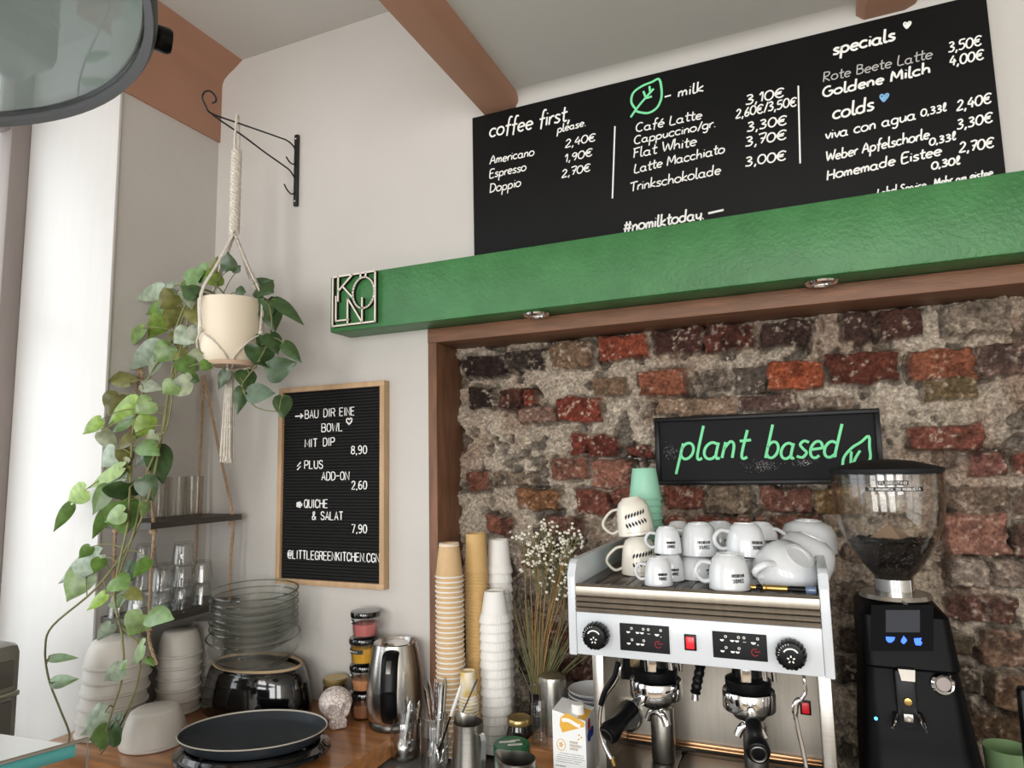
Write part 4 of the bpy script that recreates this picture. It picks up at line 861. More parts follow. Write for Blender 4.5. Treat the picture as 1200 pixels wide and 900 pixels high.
g = G(); g.lathe([(pr*.974, .0255), (pr*.989, .0255), (pr*.996, .027), (pr*.989, .0284), (pr*.979, .0278), (pr*.974, .0255)], 80, q, PT_, sy=.72); obj('pale_rim', g, mat('pale_rim', hexc('#b9b2a4'), .4), t)

# ------------------------------------------------------------------ glass counter and grey appliance at the lower left
t = thing('display_case', 'glass topped display case with teal glass edge at the bottom left', 'display case', (-.85, .42, -.5))
zt = -.30
A0 = Vector((-1.25, .25, zt)); 
def DP(x, y): return onZ(x, y, zt)
c1 = DP(88, 873); e1 = DP(0, 860); e2 = DP(0, 898)
v1 = (e1-c1).normalized(); v2 = (DP(10, 895)-c1).normalized()
g = G(); pl = [c1, c1+v1*.6, c1+v1*.6+v2*.5, c1+v2*.5]
g.prism([(p.x, p.y) for p in pl], lambda a, b, s_: (a, b, s_), zt-.012, zt); obj('glass_top', g, m_displaytop, t, smooth=False)
g = G(); o_ = -(v1+v2).normalized()*.0
g.tube([c1+Vector((0, 0, -.006)), c1+v2*.5+Vector((0, 0, -.006))], .0065, 8, flat=.4); obj('glass_edge', g, m_edgeglass, t)
cc = DP(103, 869)
g = G(); g.tube([c1+v2*.5+Vector((.004, 0, .003)), cc+Vector((0, 0, .003)), cc+Vector((.003, 0, -.10))], .0022, 6); obj('metal_frame', g, m_steel, t)
g = G(); g.b2((-1.35, .05, FL), (-.95, .40, -.45), .01); obj('cabinet', g, m_blackmatte, t)
Ya = .92; p0 = onY(30, 752, Ya)
zT, zB, xr = p0.z+.004, CW-.08, p0.x
t = thing('steel_toaster', 'grey metal countertop appliance with rounded corners and inset panels at left edge', 'appliance', (xr-.08, Ya-.13, zB))
g = G(); g.b2((xr-.16, Ya-.28, zB), (xr, Ya, zT), .022); obj('housing', g, m_applgrey, t)
for z0_, z1_ in ((zT-.085, zT-.033), (zB+.02, zT-.112)):
    g = G(); g.b2((xr-.004, Ya-.25, z0_), (xr+.004, Ya-.020, z1_), .0035); obj('front_panel', g, m_appldark, t)
g = G(); g.b2((xr-.002, Ya-.27, zT-.105), (xr+.006, Ya-.008, zT-.094), .003); obj('trim_bar', g, m_steel, t)
g = G(); g.b2((-1.675, .6, FL), (-1.36, 1.05, zB-.041), .004); g.b2((XL+.003, .58, zB-.04), (-1.34, 1.062, zB-.0005), .004)
tt = thing('side_counter', 'side counter by the window carrying the grey appliance', 'counter', (-1.5, .9, zB)); obj('cabinet_body', g, m_counterdark, tt)
# ------------------------------------------------------------------ spice jars, skull, kettle on the wooden counter
def at(px, py, Y): return onY(px, py, Y)
jx, jy = at(427, 800, 1.492).x, 1.492; jr = .0365
fills = [('darkfill', m_darkfill, 'brown'), ('brownfill', m_brownfill, 'orange-brown'), ('yellowfill', m_yellowfill, 'yellow'), ('pinkfill', m_pinkfill, 'pink')]
places = ['lowest of the jar stack', 'third from top of the stack', 'second from top of the stack', 'topmost of the jar stack']
jz = CW+.0004; JH = .0655
for i, (nm, fm, cn) in enumerate(fills):
    z = jz+i*JH; ox = (.0, .001, -.001, .003)[i]
    t = thing('spice_jar', 'glass jar of %s powder with black lid, %s' % (cn, places[i]), 'jar', (jx+ox, jy, z), 'stacked spice jars')
    c = (jx+ox, jy, z)
    g = G(); g.lathe([(0, 0), (jr*.78, 0), (jr*.88, .004), (jr*.97, .046), (jr*.97, .051), (jr*.93, .051), (jr*.93, .046), (jr*.84, .006), (0, .004)], 36, c); obj('glass_body', g, m_glass, t)
    g = G(); hf = (.036, .030, .040, .034)[i]; g.lathe([(0, .0045), (jr*.83, .0062), (jr*.90, hf), (jr*.5, hf+.004), (0, hf+.001)], 30, c); obj('powder', g, fm, t)
    g = G(); g.lathe([(0, .0525), (jr*.9, .0525), (jr*1.04, .0515), (jr*1.06, .054), (jr*1.06, .061), (jr*1.02, .0645), (jr*.8, .0652), (0, .0652)], 40, c); obj('lid', g, m_blackgloss, t)
    if i != 2 or True:
        g = G(); a0, a1 = (math.radians(195), math.radians(255)) if i != 2 else (math.radians(205), math.radians(300))
        n = 12; vs = []; fs = []; zz = (.030, .037, .030, .036)[i]
        for k in range(n+1):
            a = a0+(a1-a0)*k/n; rr_ = jr*.955+.0012
            vs += [(c[0]+rr_*math.cos(a), c[1]+rr_*math.sin(a), z+zz), (c[0]+rr_*math.cos(a), c[1]+rr_*math.sin(a), z+zz+.010)]
        fs = [(2*k, 2*k+2, 2*k+3, 2*k+1) for k in range(n)]; g.add(vs, fs); obj('label_strip', g, m_ink, t)
        g = G(); rr = random.Random(i)
        for k in range(7):
            a = a0+(a1-a0)*(.25+.08*k); rr_ = jr*.955+.0015; p = Vector((c[0]+rr_*math.cos(a), c[1]+rr_*math.sin(a), z+zz+.003))
            g.tube([p, p+Vector((.0004, 0, .004))], .0006, 4)
        obj('label_print', g, m_chalk, t)
gx, gy = -1.155, 1.497
t = thing('honey_jar', 'dark jar with gold lid behind the white skull', 'jar', (gx, gy, CW))
c = (gx, gy, CW+.0004)
g = G(); g.lathe([(0, 0), (.028, 0), (.031, .004), (.031, .062), (.026, .070), (0, .070)], 32, c); obj('glass_body', g, mat('amber_jar', hexc('#4a3a2c'), .12, coat=.5), t)
g = G(); g.lathe([(0, .0702), (.030, .0702), (.0315, .073), (.0315, .083), (.029, .0855), (.024, .0845), (0, .0845)], 36, c); obj('lid', g, m_gold, t)
# decorated skull
sk = Vector((-1.098, 1.425, CW+.0005))
t = thing('ceramic_skull', 'white ceramic skull with fine dark red line drawings beside the black tray', 'ornament', sk)
m_skull = bpy.data.materials.new('painted_skull'); m_skull.use_nodes = True
nt = m_skull.node_tree; b_ = nt.nodes['Principled BSDF']; b_.inputs['Roughness'].default_value = .3
tc = nt.nodes.new('ShaderNodeTexCoord'); vo = nt.nodes.new('ShaderNodeTexVoronoi'); vo.feature = 'DISTANCE_TO_EDGE'; vo.inputs['Scale'].default_value = 85
cr_ = nt.nodes.new('ShaderNodeValToRGB'); cr_.color_ramp.elements[0].color = (*hexc('#9a6664'), 1); cr_.color_ramp.elements[1].color = (*hexc('#e6dfd8'), 1); cr_.color_ramp.elements[0].position = .015; cr_.color_ramp.elements[1].position = .06
nt.links.new(tc.outputs['Object'], vo.inputs['Vector']); nt.links.new(vo.outputs['Distance'], cr_.inputs[0]); nt.links.new(cr_.outputs[0], b_.inputs['Base Color'])
g = G(); bm = bmesh.new(); bmesh.ops.create_icosphere(bm, subdivisions=4, radius=1)
vs = []
for v in bm.verts:
    p = v.co.copy(); x, y, z = p          # face looks to the right (+x), a little towards the viewer
    q = Vector((x*.050, y*.040, z*.036+.052))
    if x > .2 and z < -.1: q.z += -.012*min(1, (x-.2)*2); q.x -= .008
    for ey in (-.36, .36):
        d_ = (Vector((x, y, z))-Vector((.86, ey, -.05)).normalized()).length
        if d_ < .32: q *= 1; q.x -= .014*(1-(d_/.32)**2)
    d_ = (Vector((x, y, z))-Vector((.93, 0, -.38)).normalized()).length
    if d_ < .16: q.x -= .008*(1-d_/.16)
    vs.append(q)
g.add(vs, [[v.index for v in f.verts] for f in bm.faces]); bm.free()
T = Matrix.Translation(sk) @ rz(math.radians(-38)); g.xf(T); obj('cranium', g, m_skull, t)
g = G(); g.box((.026, 0, .012), (.030, .040, .024), None, .008, 3)
for k in range(5): g.ell((.0415, -.014+.007*k, .018), (.0025, .0032, .006), 8, 6)
g.xf(T); obj('jaw', g, m_skull, t)

# kettle
kc = at(463, 800, 1.478); kx, ky = kc.x, 1.478; k0 = CW+.0004
t = thing('electric_kettle', 'tall brushed steel electric kettle with black handle', 'kettle', (kx, ky, CW))
KH = onY(463, 752, 1.478).z-k0-.004
g = G(); g.lathe([(0, 0), (.060, 0), (.0625, .004), (.0625, .012), (.058, .018), (0, .018)], 48, (kx, ky, k0)); obj('power_base', g, m_darksteel, t)
g = G(); g.lathe([(0, .019), (.063, .019), (.0685, .026), (.0705, .05), (.0695, .09), (.066, .13), (.060, .165), (.053, .195), (.046, KH-.012), (.038, KH-.004), (.02, KH), (0, KH)], 64, (kx, ky, k0)); obj('body', g, m_kettle, t)
hd = Vector((.40, -.92, 0)).normalized(); hs = Vector((-hd.y, hd.x, 0))
def kp_(r, z, s=0): return Vector((kx, ky, k0+z))+hd*r+hs*s
P = smoothpts([kp_(.040, KH-.012), kp_(.062, KH-.012), kp_(.080, KH-.035), kp_(.092, KH-.085), kp_(.095, .10), kp_(.089, .055), kp_(.066, .032)], 6)
g = G(); n = 14
vs = []; fs = []
for i, p in enumerate(P):
    tdir = (P[min(i+1, len(P)-1)]-P[max(i-1, 0)]).normalized(); nr = hs.cross(tdir).normalized()
    for k in range(n):
        a = 2*PI*k/n; vs.append(p+hs*(.020*math.cos(a))+nr*(.0095*math.sin(a)))
for i in range(len(P)-1):
    for k in range(n): fs.append((i*n+k, i*n+(k+1) % n, (i+1)*n+(k+1) % n, (i+1)*n+k))
fs += [tuple(range(n)), tuple((len(P)-1)*n+k for k in range(n))]; g.add(vs, fs); h_ = obj('handle', g, m_blackplastic, t)
g = G(); g.box((0, 0, 0), (.013, .004, .030), None, .0018); g.xf(Matrix.Translation(kp_(.091, KH-.032)) @ rz(math.atan2(hd.y, hd.x)+PI/2) @ rx(-.45)); obj('switch', g, m_darksteel, h_)
g = G(); g.lathe([(.030, KH-.0005), (.034, KH+.001), (.030, KH+.004), (.012, KH+.007), (0, KH+.0075), (0, KH), (.03, KH-.0005)], 40, (kx, ky, k0)); obj('lid', g, m_chrome, t)
g = G(); sp = -hd; c = Vector((kx, ky, k0+KH-.028))+sp*.046; g.tube([c+Vector((0, 0, -.022)), c+sp*.008, c+sp*.016+Vector((0, 0, .018))], [.006, .011, .009], 12); obj('spout', g, m_steel, t)

# ------------------------------------------------------------------ paper cup stacks (upside down)
def cup_proto(name, R, r, H, mbody, mrim, label, grp, sleeve=None, basemat=None, rimr=.0016):
    t = thing(name, label, 'cup', (0, 0, 0), grp)
    g = G(); g.lathe([(R-.0012, .001), (R-.0004, .003), (r, H-.001), (r-.0006, H), (r-.003, H), (r-.003, H-.004), (0, H-.004), (0, H-.0055), (r-.002, H-.0055), (R-.0018, .001)], 36); obj('body', g, mbody, t, local=True)
    g = G(); g.lathe([(R-.002, .0), (R+.0006, .0), (R+rimr, .0012), (R+rimr, .0026), (R+.0002, .0036), (R-.002, .003), (R-.002, 0)], 36); obj('rim', g, mrim, t, local=True)
    if sleeve:
        g = G(); g.lathe([(R-.001, .0036), (R+.0008, .004), (R-.0030, sleeve), (R-.0050, sleeve+.0005)], 160, fn=lambda a, z: 1+.02*(1 if math.cos(40*a) > 0 else 0)); obj('ribbed_sleeve', g, mbody, t, local=True)
    if basemat:
        g = G(); g.lathe([(r-.004, H+.0002), (r-.0002, H+.0002), (r+.0006, H-.006), (r+.0009, H-.0062)], 36); obj('base_edge', g, basemat, t, local=True)
    return t
def cup_stack(p, x, y, z, n, step, lab, jit=.0006):
    rr = random.Random(int(abs(x*1000)))
    for i in range(n):
        k = n-1-i; l = lab % ('topmost' if k == 0 else ORD[k]+' from the top' if i else 'lowest')
        loc = (x+rr.uniform(-jit, jit), y+rr.uniform(-jit, jit), z+step*i)
        if i == 0: p.location = loc; p['label'] = l
        else: dup(p, loc, (0, 0, rr.uniform(0, 6)), l)
def topz(px, py, Y): return onY(px, py, Y).z
yk = 1.478; xk = at(527, 700, yk).x; zt = topz(525, 636, yk); H = .080; stp = .01155; n = int((zt-H-CD)/stp)+1
p = cup_proto('kraft_cup', .0335, .0245, H, m_kraft, m_paperwhite, 'x', 'kraft cups with white rims', None, m_paperwhite)
g = G(); rr = random.Random(4)
g.tube([(.0285*math.cos(a0)+.0, .0285*math.sin(a0), 0) for a0 in ()] or [(0, 0, 0), (0, 0, .0001)], .00001, 3)
cup_stack(p, xk, yk, zt-H-stp*(n-1), n, stp, 'kraft paper cup with white rim, %s of its stack')
yy_ = 1.556; xy_ = at(559, 700, yy_).x; zt = topz(559, 625, yy_); H = .098; stp = .0084; n = int((zt-H-CD)/stp)+1
p = cup_proto('tan_cup', .0285, .0255, H, m_tan, m_tan, 'x', 'plain tan cups')
cup_stack(p, xy_, yy_, zt-H-stp*(n-1), n, stp, 'plain tan paper cup, %s of the stack behind the kraft cups')
yw = 1.615; xw = at(585.5, 720, yw).x; zt = topz(586, 632, yw); H = .085; stp = .0232; n = int((zt-H-CD)/stp)+1
p = cup_proto('white_ribbed_cup', .0335, .0255, H, m_paperwhite, m_paperwhite, 'x', 'rear white ribbed cups', .0225)
cup_stack(p, xw, yw, zt-H-stp*(n-1), n, stp, 'white ribbed paper cup, %s of the taller rear white stack')
yf_ = 1.528; xf_ = at(581, 780, yf_).x; zt = topz(580, 692, yf_); H = .074; stp = .0208; n = int((zt-H-CD)/stp)+1
p = cup_proto('white_ribbed_cup', .0365, .0245, H, m_paperwhite, m_paperwhite, 'x', 'front white ribbed cups', .020)
cup_stack(p, xf_, yf_, zt-H-stp*(n-1), n, stp, 'white ribbed paper cup, %s of the shorter front white stack')
ys_ = 1.44; xs_ = at(549, 820, ys_).x; zt = topz(550, 786, ys_); H = .056; stp = .0074; n = int((zt-H-CD)/stp)+1
m_goldcup = mat('gold_pattern_paper', hexc('#e8e0cc'), .7, var=.3, vscale=45, col2=hexc('#d2b366'), vdetail=0)
p = cup_proto('small_cup', .0215, .0175, H, m_goldcup, m_paperwhite, 'x', 'small gold patterned cups')
cup_stack(p, xs_, ys_, zt-H-stp*(n-1), n, stp, 'small cream cup with gold pattern, %s of the small cup stack')

# ------------------------------------------------------------------ jars with spoons
def spoon_mesh(L=.135, knife=False):
    g = G(); sh = .5
    prof = [(0, .0001, 0), (.01*1, .0045, .000), (.05, .0042, .001), (.085, .0022, .003), (.098, .0020, .004), (.104, .006, .003), (.112, .0105, .0), (.122, .0118, -.002), (.13, .0085, -.001), (.135, .0004, .001)]
    vs = []; fs = []
    for z, w, y in prof:
        dip = .0035 if z > .1 else .0005
        for j in (-1, -.5, 0, .5, 1): vs.append((w*j, y+dip*(abs(j)**2)-(dip if z > .1 else 0), z*L/.135))
    o = len(vs); vs += [(a, b+.0011, c) for a, b, c in vs]
    for i in range(len(prof)-1):
        for j in range(4):
            fs.append((i*5+j, i*5+j+1, i*5+j+6, i*5+j+5)); fs.append((o+i*5+j, o+i*5+j+5, o+i*5+j+6, o+i*5+j+1))
        fs.append((i*5, i*5+5, o+i*5+5, o+i*5)); fs.append((i*5+4, o+i*5+4, o+i*5+9, i*5+9))
    return g.add(vs, fs)
def glass_jar(name, x, y, z, R, H, label, neck=True):
    t = thing(name, label, 'jar', (x, y, z)); c = (x, y, z+.0004)
    if neck: pr_ = [(0, 0), (R*.85, 0), (R, .005), (R, H*.62), (R*.9, H*.74), (R*.86, H*.78), (R*.9, H*.82), (R*.86, H*.86), (R*.9, H*.90), (R*.86, H*.94), (R*.88, H), (R*.82, H), (R*.80, H*.8), (R*.85, H*.72), (R*.93, H*.6), (R*.93, .008), (0, .006)]
    else: pr_ = [(0, 0), (R*.85, 0), (R, .005), (R, H*.86), (R*.95, H*.9), (R*1.0, H*.94), (R*.98, H), (R*.92, H), (R*.90, H*.9), (R*.93, H*.82), (R*.93, .008), (0, .006)]
    g = G(); g.lathe(pr_, 48, c); obj('glass_body', g, m_glass_jar, t); return t
def put_spoon(proto, base, tip, roll, label, name=None):
    """bowl end at base, handle end at tip"""
    base = Vector(base); tip = Vector(tip); d = (base-tip).normalized()      # mesh z runs from the handle end to the bowl
    q = Vector((0, 0, 1)).rotation_difference(d).to_matrix().to_4x4()
    M_ = Matrix.Translation(tip) @ q @ rz(roll)
    o = proto if name else dup(proto); o.matrix_world = M_; o['label'] = label; return o
y1 = 1.427; x1 = at(474, 880, y1).x
glass_jar('spoon_jar', x1, y1, CD, .0335, .112, 'clear glass jar holding a few spoons, left of the fuller spoon jar')
y2 = 1.40; x2 = at(509, 880, y2).x
glass_jar('spoon_jar', x2, y2, CD, .0325, .115, 'clear glass jar packed with upright spoons, right of the other jar', False)
sp_ = thing('teaspoon', 'x', 'spoon', (0, 0, 0), 'spoons in the two jars'); obj('spoon_body', spoon_mesh(), m_chrome, sp_, local=True)
tips = [(497, 803, -.01), (501.5, 796, .004), (509, 795, -.012), (514, 797, .010), (517.5, 801, .0), (520.5, 795, -.008), (522, 793, .012)]
tlab = ['leftmost spoon handle leaning left in the fuller jar', 'second spoon handle from the left in the fuller jar', 'third spoon handle from the left in the fuller jar', 'fourth spoon handle from the left in the fuller jar', 'fifth spoon handle from the left in the fuller jar', 'sixth spoon handle from the left in the fuller jar', 'seventh spoon handle from the left in the fuller jar']
first = True
for i, ((px, py, dy), l) in enumerate(zip(tips, tlab)):
    tip = onY(px, py, y2+dy); bx_ = x2+(-.016+.0053*i)*(-1 if i in (0, 1) else 1)*.9; by_ = y2+(-.014, .012, -.016, .014, .0, .016, -.004)[i]
    base = Vector((bx_, by_, CD+.012)); L = (tip-base).length
    o = put_spoon(sp_, base, tip, i*.7, 'steel '+l, name='first' if first else None)
    if first: first = False; o.scale = (1, 1, L/.135)
    else: o.scale = (1, 1, L/.135)
lab1 = ['steel spoon lying to the left, bowl showing in the left jar', 'steel spoon with bowl facing out, middle of the left jar', 'steel spoon at the right of the left jar']
for i, (px, py, bx_, by_) in enumerate(((482, 825, -.014, -.006), (478, 842, .004, -.014), (490, 828, .010, .008))):
    tip = onY(px, py, y1+(0, -.004, .012)[i]); base = Vector((x1+bx_, y1+by_, CD+.012)); L = (tip-base).length; tip = base+(tip-base)*max(1, .118/L); L = (tip-base).length
    o = put_spoon(sp_, base, tip, .3+i, lab1[i]); o.scale = (1, 1, L/.135)
# long brush and thin bar spoon in the fuller jar
b0 = Vector((x2+.006, y2-.006, CD+.02)); b1 = onY(540.5, 803, y2-.02)
t = thing('cleaning_brush', 'thin brush with white and black handle leaning right out of the fuller jar', 'brush', b0)
g = G(); g.tube([b0, b0.lerp(b1, .62)], .0022, 8); obj('black_shaft', g, m_blackplastic, t)
g = G(); g.tube([b0.lerp(b1, .6), b0.lerp(b1, .66), b0.lerp(b1, .97), b1], [.0028, .0042, .0036, .002], 8); obj('white_handle', g, m_paperwhite, t)
b0 = Vector((x2+.016, y2+.004, CD+.02)); b1 = onY(559, 796, y2-.03)
t = thing('bar_spoon', 'long thin steel bar spoon leaning furthest right out of the fuller jar', 'spoon', b0)
g = G(); g.tube([b0, b0.lerp(b1, .85), b1], [.0016, .0022, .0030], 8, flat=.6); obj('shaft', g, m_chrome, t)

# ------------------------------------------------------------------ milk pitchers
def pitcher(name, x, y, z, R, H, label, hang, spout=True, inv=False, handle=True):
    t = thing(name, label, 'pitcher', (x, y, z)); c = Vector((x, y, z+.0004))
    if inv: prof = [(R*.92, 0), (R*.94, .002), (R, H*.35), (R, H-.01), (R*.95, H-.002), (R*.85, H), (0, H), (0, H-.002), (R*.84, H-.003), (R*.97, H-.012), (R*.97, H*.35), (R*.92, 0)]
    else: prof = [(0, 0), (R*.92, 0), (R, .006), (R, H*.4), (R*.86, H*.82), (R*.88, H), (R*.86, H), (R*.84, H*.82), (R*.975, H*.4), (R*.97, .008), (0, .004)]
    g = G(); g.lathe(prof, 56, c)
    if spout and not inv:
        sa = hang+PI; s_ = Vector((math.cos(sa), math.sin(sa), 0))
        for i, v in enumerate(g.v):
            d = v-c; h = d.z/H
            if h > .72:
                xy = Vector((d.x, d.y, 0)); 
                if xy.length > 1e-6:
                    k = max(0, xy.normalized().dot(s_)-.80)/.20; g.v[i] = v+s_*(k*R*.30*((h-.72)/.28))+Vector((0, 0, k*.007*((h-.72)/.28)))
    obj('body', g, m_steel, t)
    if handle:
        h_ = Vector((math.cos(hang), math.sin(hang), 0)); a0, a1 = (.92, .35) if not inv else (.85, .28)
        P = [c+h_*(R*.9)+Vector((0, 0, H*a0)), c+h_*(R*1.42)+Vector((0, 0, H*(a0-.01))), c+h_*(R*1.5)+Vector((0, 0, H*(a0-.07))), c+h_*(R*1.42)+Vector((0, 0, H*(a1+.06))), c+h_*(R*1.3)+Vector((0, 0, H*a1)), c+h_*(R*.98)+Vector((0, 0, H*(a1+.02)))]
        sd = Vector((-h_.y, h_.x, 0)); g = G(); vs = []
        for i, p in enumerate(P):
            td = (P[min(i+1, len(P)-1)]-P[max(i-1, 0)]).normalized(); nr = sd.cross(td).normalized()
            for a, b in ((-1, -1), (1, -1), (1, 1), (-1, 1)): vs.append(p+sd*(.006*a)+nr*(.0013*b))
        fs = [(i*4+k, i*4+(k+1) % 4, i*4+4+(k+1) % 4, i*4+4+k) for i in range(len(P)-1) for k in range(4)]+[(0, 1, 2, 3), tuple(4*(len(P)-1)+k for k in range(4))]
        g.add(vs, fs); obj('handle', g, m_chrome, t, ang=20)
    return t
yp = 1.335; xp = at(549, 870, yp).x; zp = topz(549, 846, yp)
pitcher('milk_pitcher', xp, yp, CD, .037, zp-CD, 'steel milk pitcher in front of the white cup stacks, right of the spoon jars', math.radians(-30))
yq = 1.235; xq = at(606.5, 895, yq).x; zq = topz(606, 889, yq)
pitcher('milk_pitcher', xq, yq, CD, .0395, zq-CD, 'steel milk pitcher at the bottom edge, in front of the green lidded jar', math.radians(-5))
# green lidded jar, dark jar, measuring glass on a wooden block
yg = 1.385; xg = at(599.5, 875, yg).x; zg = topz(600, 871, yg); Rg = 21.2*mpp(at(600, 875, yg))
t = thing('green_lid_jar', 'jar with green and white screw lid beside the milk pitchers', 'jar', (xg, yg, CD)); c = (xg, yg, CD+.0004); Hg = zg-CD
g = G(); g.lathe([(0, 0), (Rg*.88, 0), (Rg*.95, .005), (Rg*.95, Hg-.028), (Rg*.9, Hg-.022), (0, Hg-.022)], 40, c); obj('glass_body', g, mat('jar_label_white', hexc('#dfe3dc'), .4, var=.5, vscale=30, col2=hexc('#3c7a55')), t)
g = G(); g.lathe([(0, Hg-.0215), (Rg*.98, Hg-.0215), (Rg, Hg-.019), (Rg, Hg-.003), (Rg*.97, Hg), (Rg*.86, Hg), (Rg*.84, Hg-.001), (0, Hg-.001)], 72, c, fn=lambda a, z: 1+.008*math.cos(36*a)); lid_ = obj('lid', g, m_greenlid, t)
g = G()
for dx, dy, w, l, a in ((-.3, .1, .22, .9, .5), (.25, -.1, .2, .8, .5), (.05, .45, .1, .5, .5)):
    g.box((xg+dx*Rg, yg+dy*Rg, CD+Hg+.0001), (Rg*l, Rg*w, .0006), Matrix.Rotation(a, 3, 'Z'))
obj('lid_print', g, m_paperwhite, lid_, smooth=False)
yd = 1.47; xd = at(608.5, 860, yd).x; zd = topz(608, 840.5, yd); Rd = 14.2*mpp(at(608, 860, yd)); Hd = zd-CD
t = thing('preserve_jar', 'dark filled glass jar with gold lid beside the white cup stacks', 'jar', (xd, yd, CD)); c = (xd, yd, CD+.0004)
g = G(); g.lathe([(0, 0), (Rd*.9, 0), (Rd*1.08, .006), (Rd*1.08, Hd-.032), (Rd*.95, Hd-.02), (Rd*.9, Hd-.014), (0, Hd-.014)], 40, c); obj('glass_body', g, mat('dark_jar_glass', hexc('#252120'), .06, spec=.7, coat=1), t)
g = G(); g.lathe([(0, Hd-.0135), (Rd*.97, Hd-.0135), (Rd*1.02, Hd-.011), (Rd*1.02, Hd-.003), (Rd*.95, Hd), (Rd*.85, Hd-.0015), (0, Hd-.0012)], 40, c); obj('lid', g, m_gold, t)
BX0, BX1, BY0, BY1, BZt = -.592, -.402, 1.393, 1.615, -.60
t = thing('wooden_block', 'wooden box carrying the measuring glass, upturned steel pitcher and saucers', 'box', ((BX0+BX1)/2, (BY0+BY1)/2, CD))
g = G(); g.b2((BX0, BY0, CD+.0004), (BX1, BY1, BZt), .003); obj('box_body', g, m_counterwood, t)
ym = 1.418; xm = at(632, 850, ym).x; zm = topz(632, 824, ym); Rm = 9.4*mpp(at(632, 850, ym)); Hm = zm-BZt
t = thing('measuring_glass', 'slim clear measuring glass with printed scale on the wooden box', 'glass', (xm, ym, BZt)); c = (xm, ym, BZt+.0004)
g = G(); g.lathe([(0, 0), (Rm*.9, 0), (Rm, .003), (Rm, Hm-.002), (Rm*.95, Hm), (Rm*.9, Hm-.002), (Rm*.88, .014), (0, .012)], 36, c); obj('glass_body', g, m_glass, t)
g = G()
for k in range(6):
    z = BZt+.02+k*Hm*.12; P = [(xm+(Rm+.0004)*math.cos(a), ym+(Rm+.0004)*math.sin(a), z) for a in [math.radians(-120+8*q) for q in range(8)]]; g.tube(P, .0005, 4)
obj('scale_marks', g, m_ink, t)
yu = 1.49; xu = at(647.5, 810, yu).x; zu_ = topz(647, 791, yu)
pitcher('milk_pitcher', xu, yu, BZt, 16.3*mpp(at(647, 810, yu)), zu_-BZt, 'upturned steel pitcher on the wooden box beside the saucers', math.radians(200), inv=True)
# saucers
ysx = 1.508; xsx = at(667, 803, ysx).x+.0585; zs_top = topz(690, 806, ysx)
ps = thing('saucer', 'x', 'saucer', (0, 0, 0), 'stacked white saucers')
g = G(); g.lathe([(0, 0), (.026, 0), (.028, .003), (.045, .008), (.057, .0155), (.0583, .0175), (.0565, .0182), (.044, .0115), (.027, .0065), (.0, .006)], 56); obj('dish', g, m_porcelain, ps, local=True)
ns = 9; stp = (zs_top-.0182-BZt)/(ns-1)
for i in range(ns):
    l = 'white porcelain saucer, %s of the stack behind the oat carton' % ('topmost' if i == ns-1 else ORD[ns-1-i]+' from the top'); loc = (xsx, ysx, BZt+.0004+stp*i)
    if i == 0: ps.location = loc; ps['label'] = l
    else: dup(ps, loc, None, l)
g = G()

# carton
yc = 1.305; c0 = at(647.5, 850, yc); c1_ = at(686, 850, yc)
cx0, cx1 = c0.x, c1_.x; dC = .062; zl_ = topz(648.5, 828, yc); zr_ = topz(686, 845, yc)+.002; zbk = topz(664, 817.5, yc+dC)
zr_b = zbk-.006
t = thing('milk_carton', 'white and gold oat drink carton with white screw cap beside the coffee machine', 'carton', ((cx0+cx1)/2, yc+dC/2, CD))
c0v = Vector((cx0, yc, 0)); rotC = 0
zf = (zl_+zr_)/2-.004
vs = [(cx0, yc, CD+.0004), (cx1, yc, CD+.0004), (cx1, yc+dC, CD+.0004), (cx0, yc+dC, CD+.0004), (cx0, yc, zl_-.006), (cx1, yc, zl_-.020), (cx1, yc+dC, zbk-.012), (cx0, yc+dC, zbk)]
g = G(); g.add(vs, [(0, 3, 2, 1), (0, 1, 5, 4), (1, 2, 6, 5), (2, 3, 7, 6), (3, 0, 4, 7), (4, 5, 6, 7)])
obj('carton_body', g, mat('carton_white', hexc('#e6e7e6'), .35), t, smooth=False)
wC = cx1-cx0; zA = zl_-.006
def CP(u, v): return Vector((cx0+wC*u, yc-.0006, zA-.10*v))
g = G(); g.add([CP(.22, .27), CP(.25, .13), CP(.45, .02)+Vector((0, 0, 0)), CP(.97, .16), CP(.97, .24), CP(.30, .40)], [(0, 1, 2, 3, 4, 5)])
g.add([Vector((cx0+wC*.45, yc+.002, zA-.0072)), Vector((cx0+wC*.99, yc+.002, zA-.0128)), Vector((cx0+wC*.99, yc+.045, zA-.0128+.045/dC*(zbk-.012-zl_+.020))), Vector((cx0+wC*.55, yc+.045, zA-.006+.045/dC*(zbk-zA)))], [(0, 1, 2, 3)])
obj('gold_band', g, m_goldprint, t, smooth=False)
g = G(); pts = [CP(.3, .17), CP(.5, .16), CP(.75, .23), CP(.85, .23)]
g.tube(smoothpts([p+Vector((0, -.0003, 0)) for p in pts], 4), .0035, 6, flat=.1); obj('band_stripe', g, m_paperwhite, t)
g = G()
cc_ = CP(.25, .63); g.tube([cc_+Vector((.0085*math.cos(a), 0, .0105*math.sin(a))) for a in [2*PI*k/24 for k in range(25)]], .0006, 5)
for k in range(5): a = 2*PI*k/5; g.tube([cc_+Vector((.001*math.cos(a), 0, .001*math.sin(a))), cc_+Vector((.0045*math.cos(a), 0, .0052*math.sin(a)))], .0012, 5, flat=.4)
for u, v in ((.78, .42), (.84, .46), (.76, .5)): p = CP(u, v); g.tube([p, p+Vector((.003, 0, .0025))], .0012, 5, flat=.4)
obj('gold_mark', g, m_goldprint, t)
rr = random.Random(9); g = G()
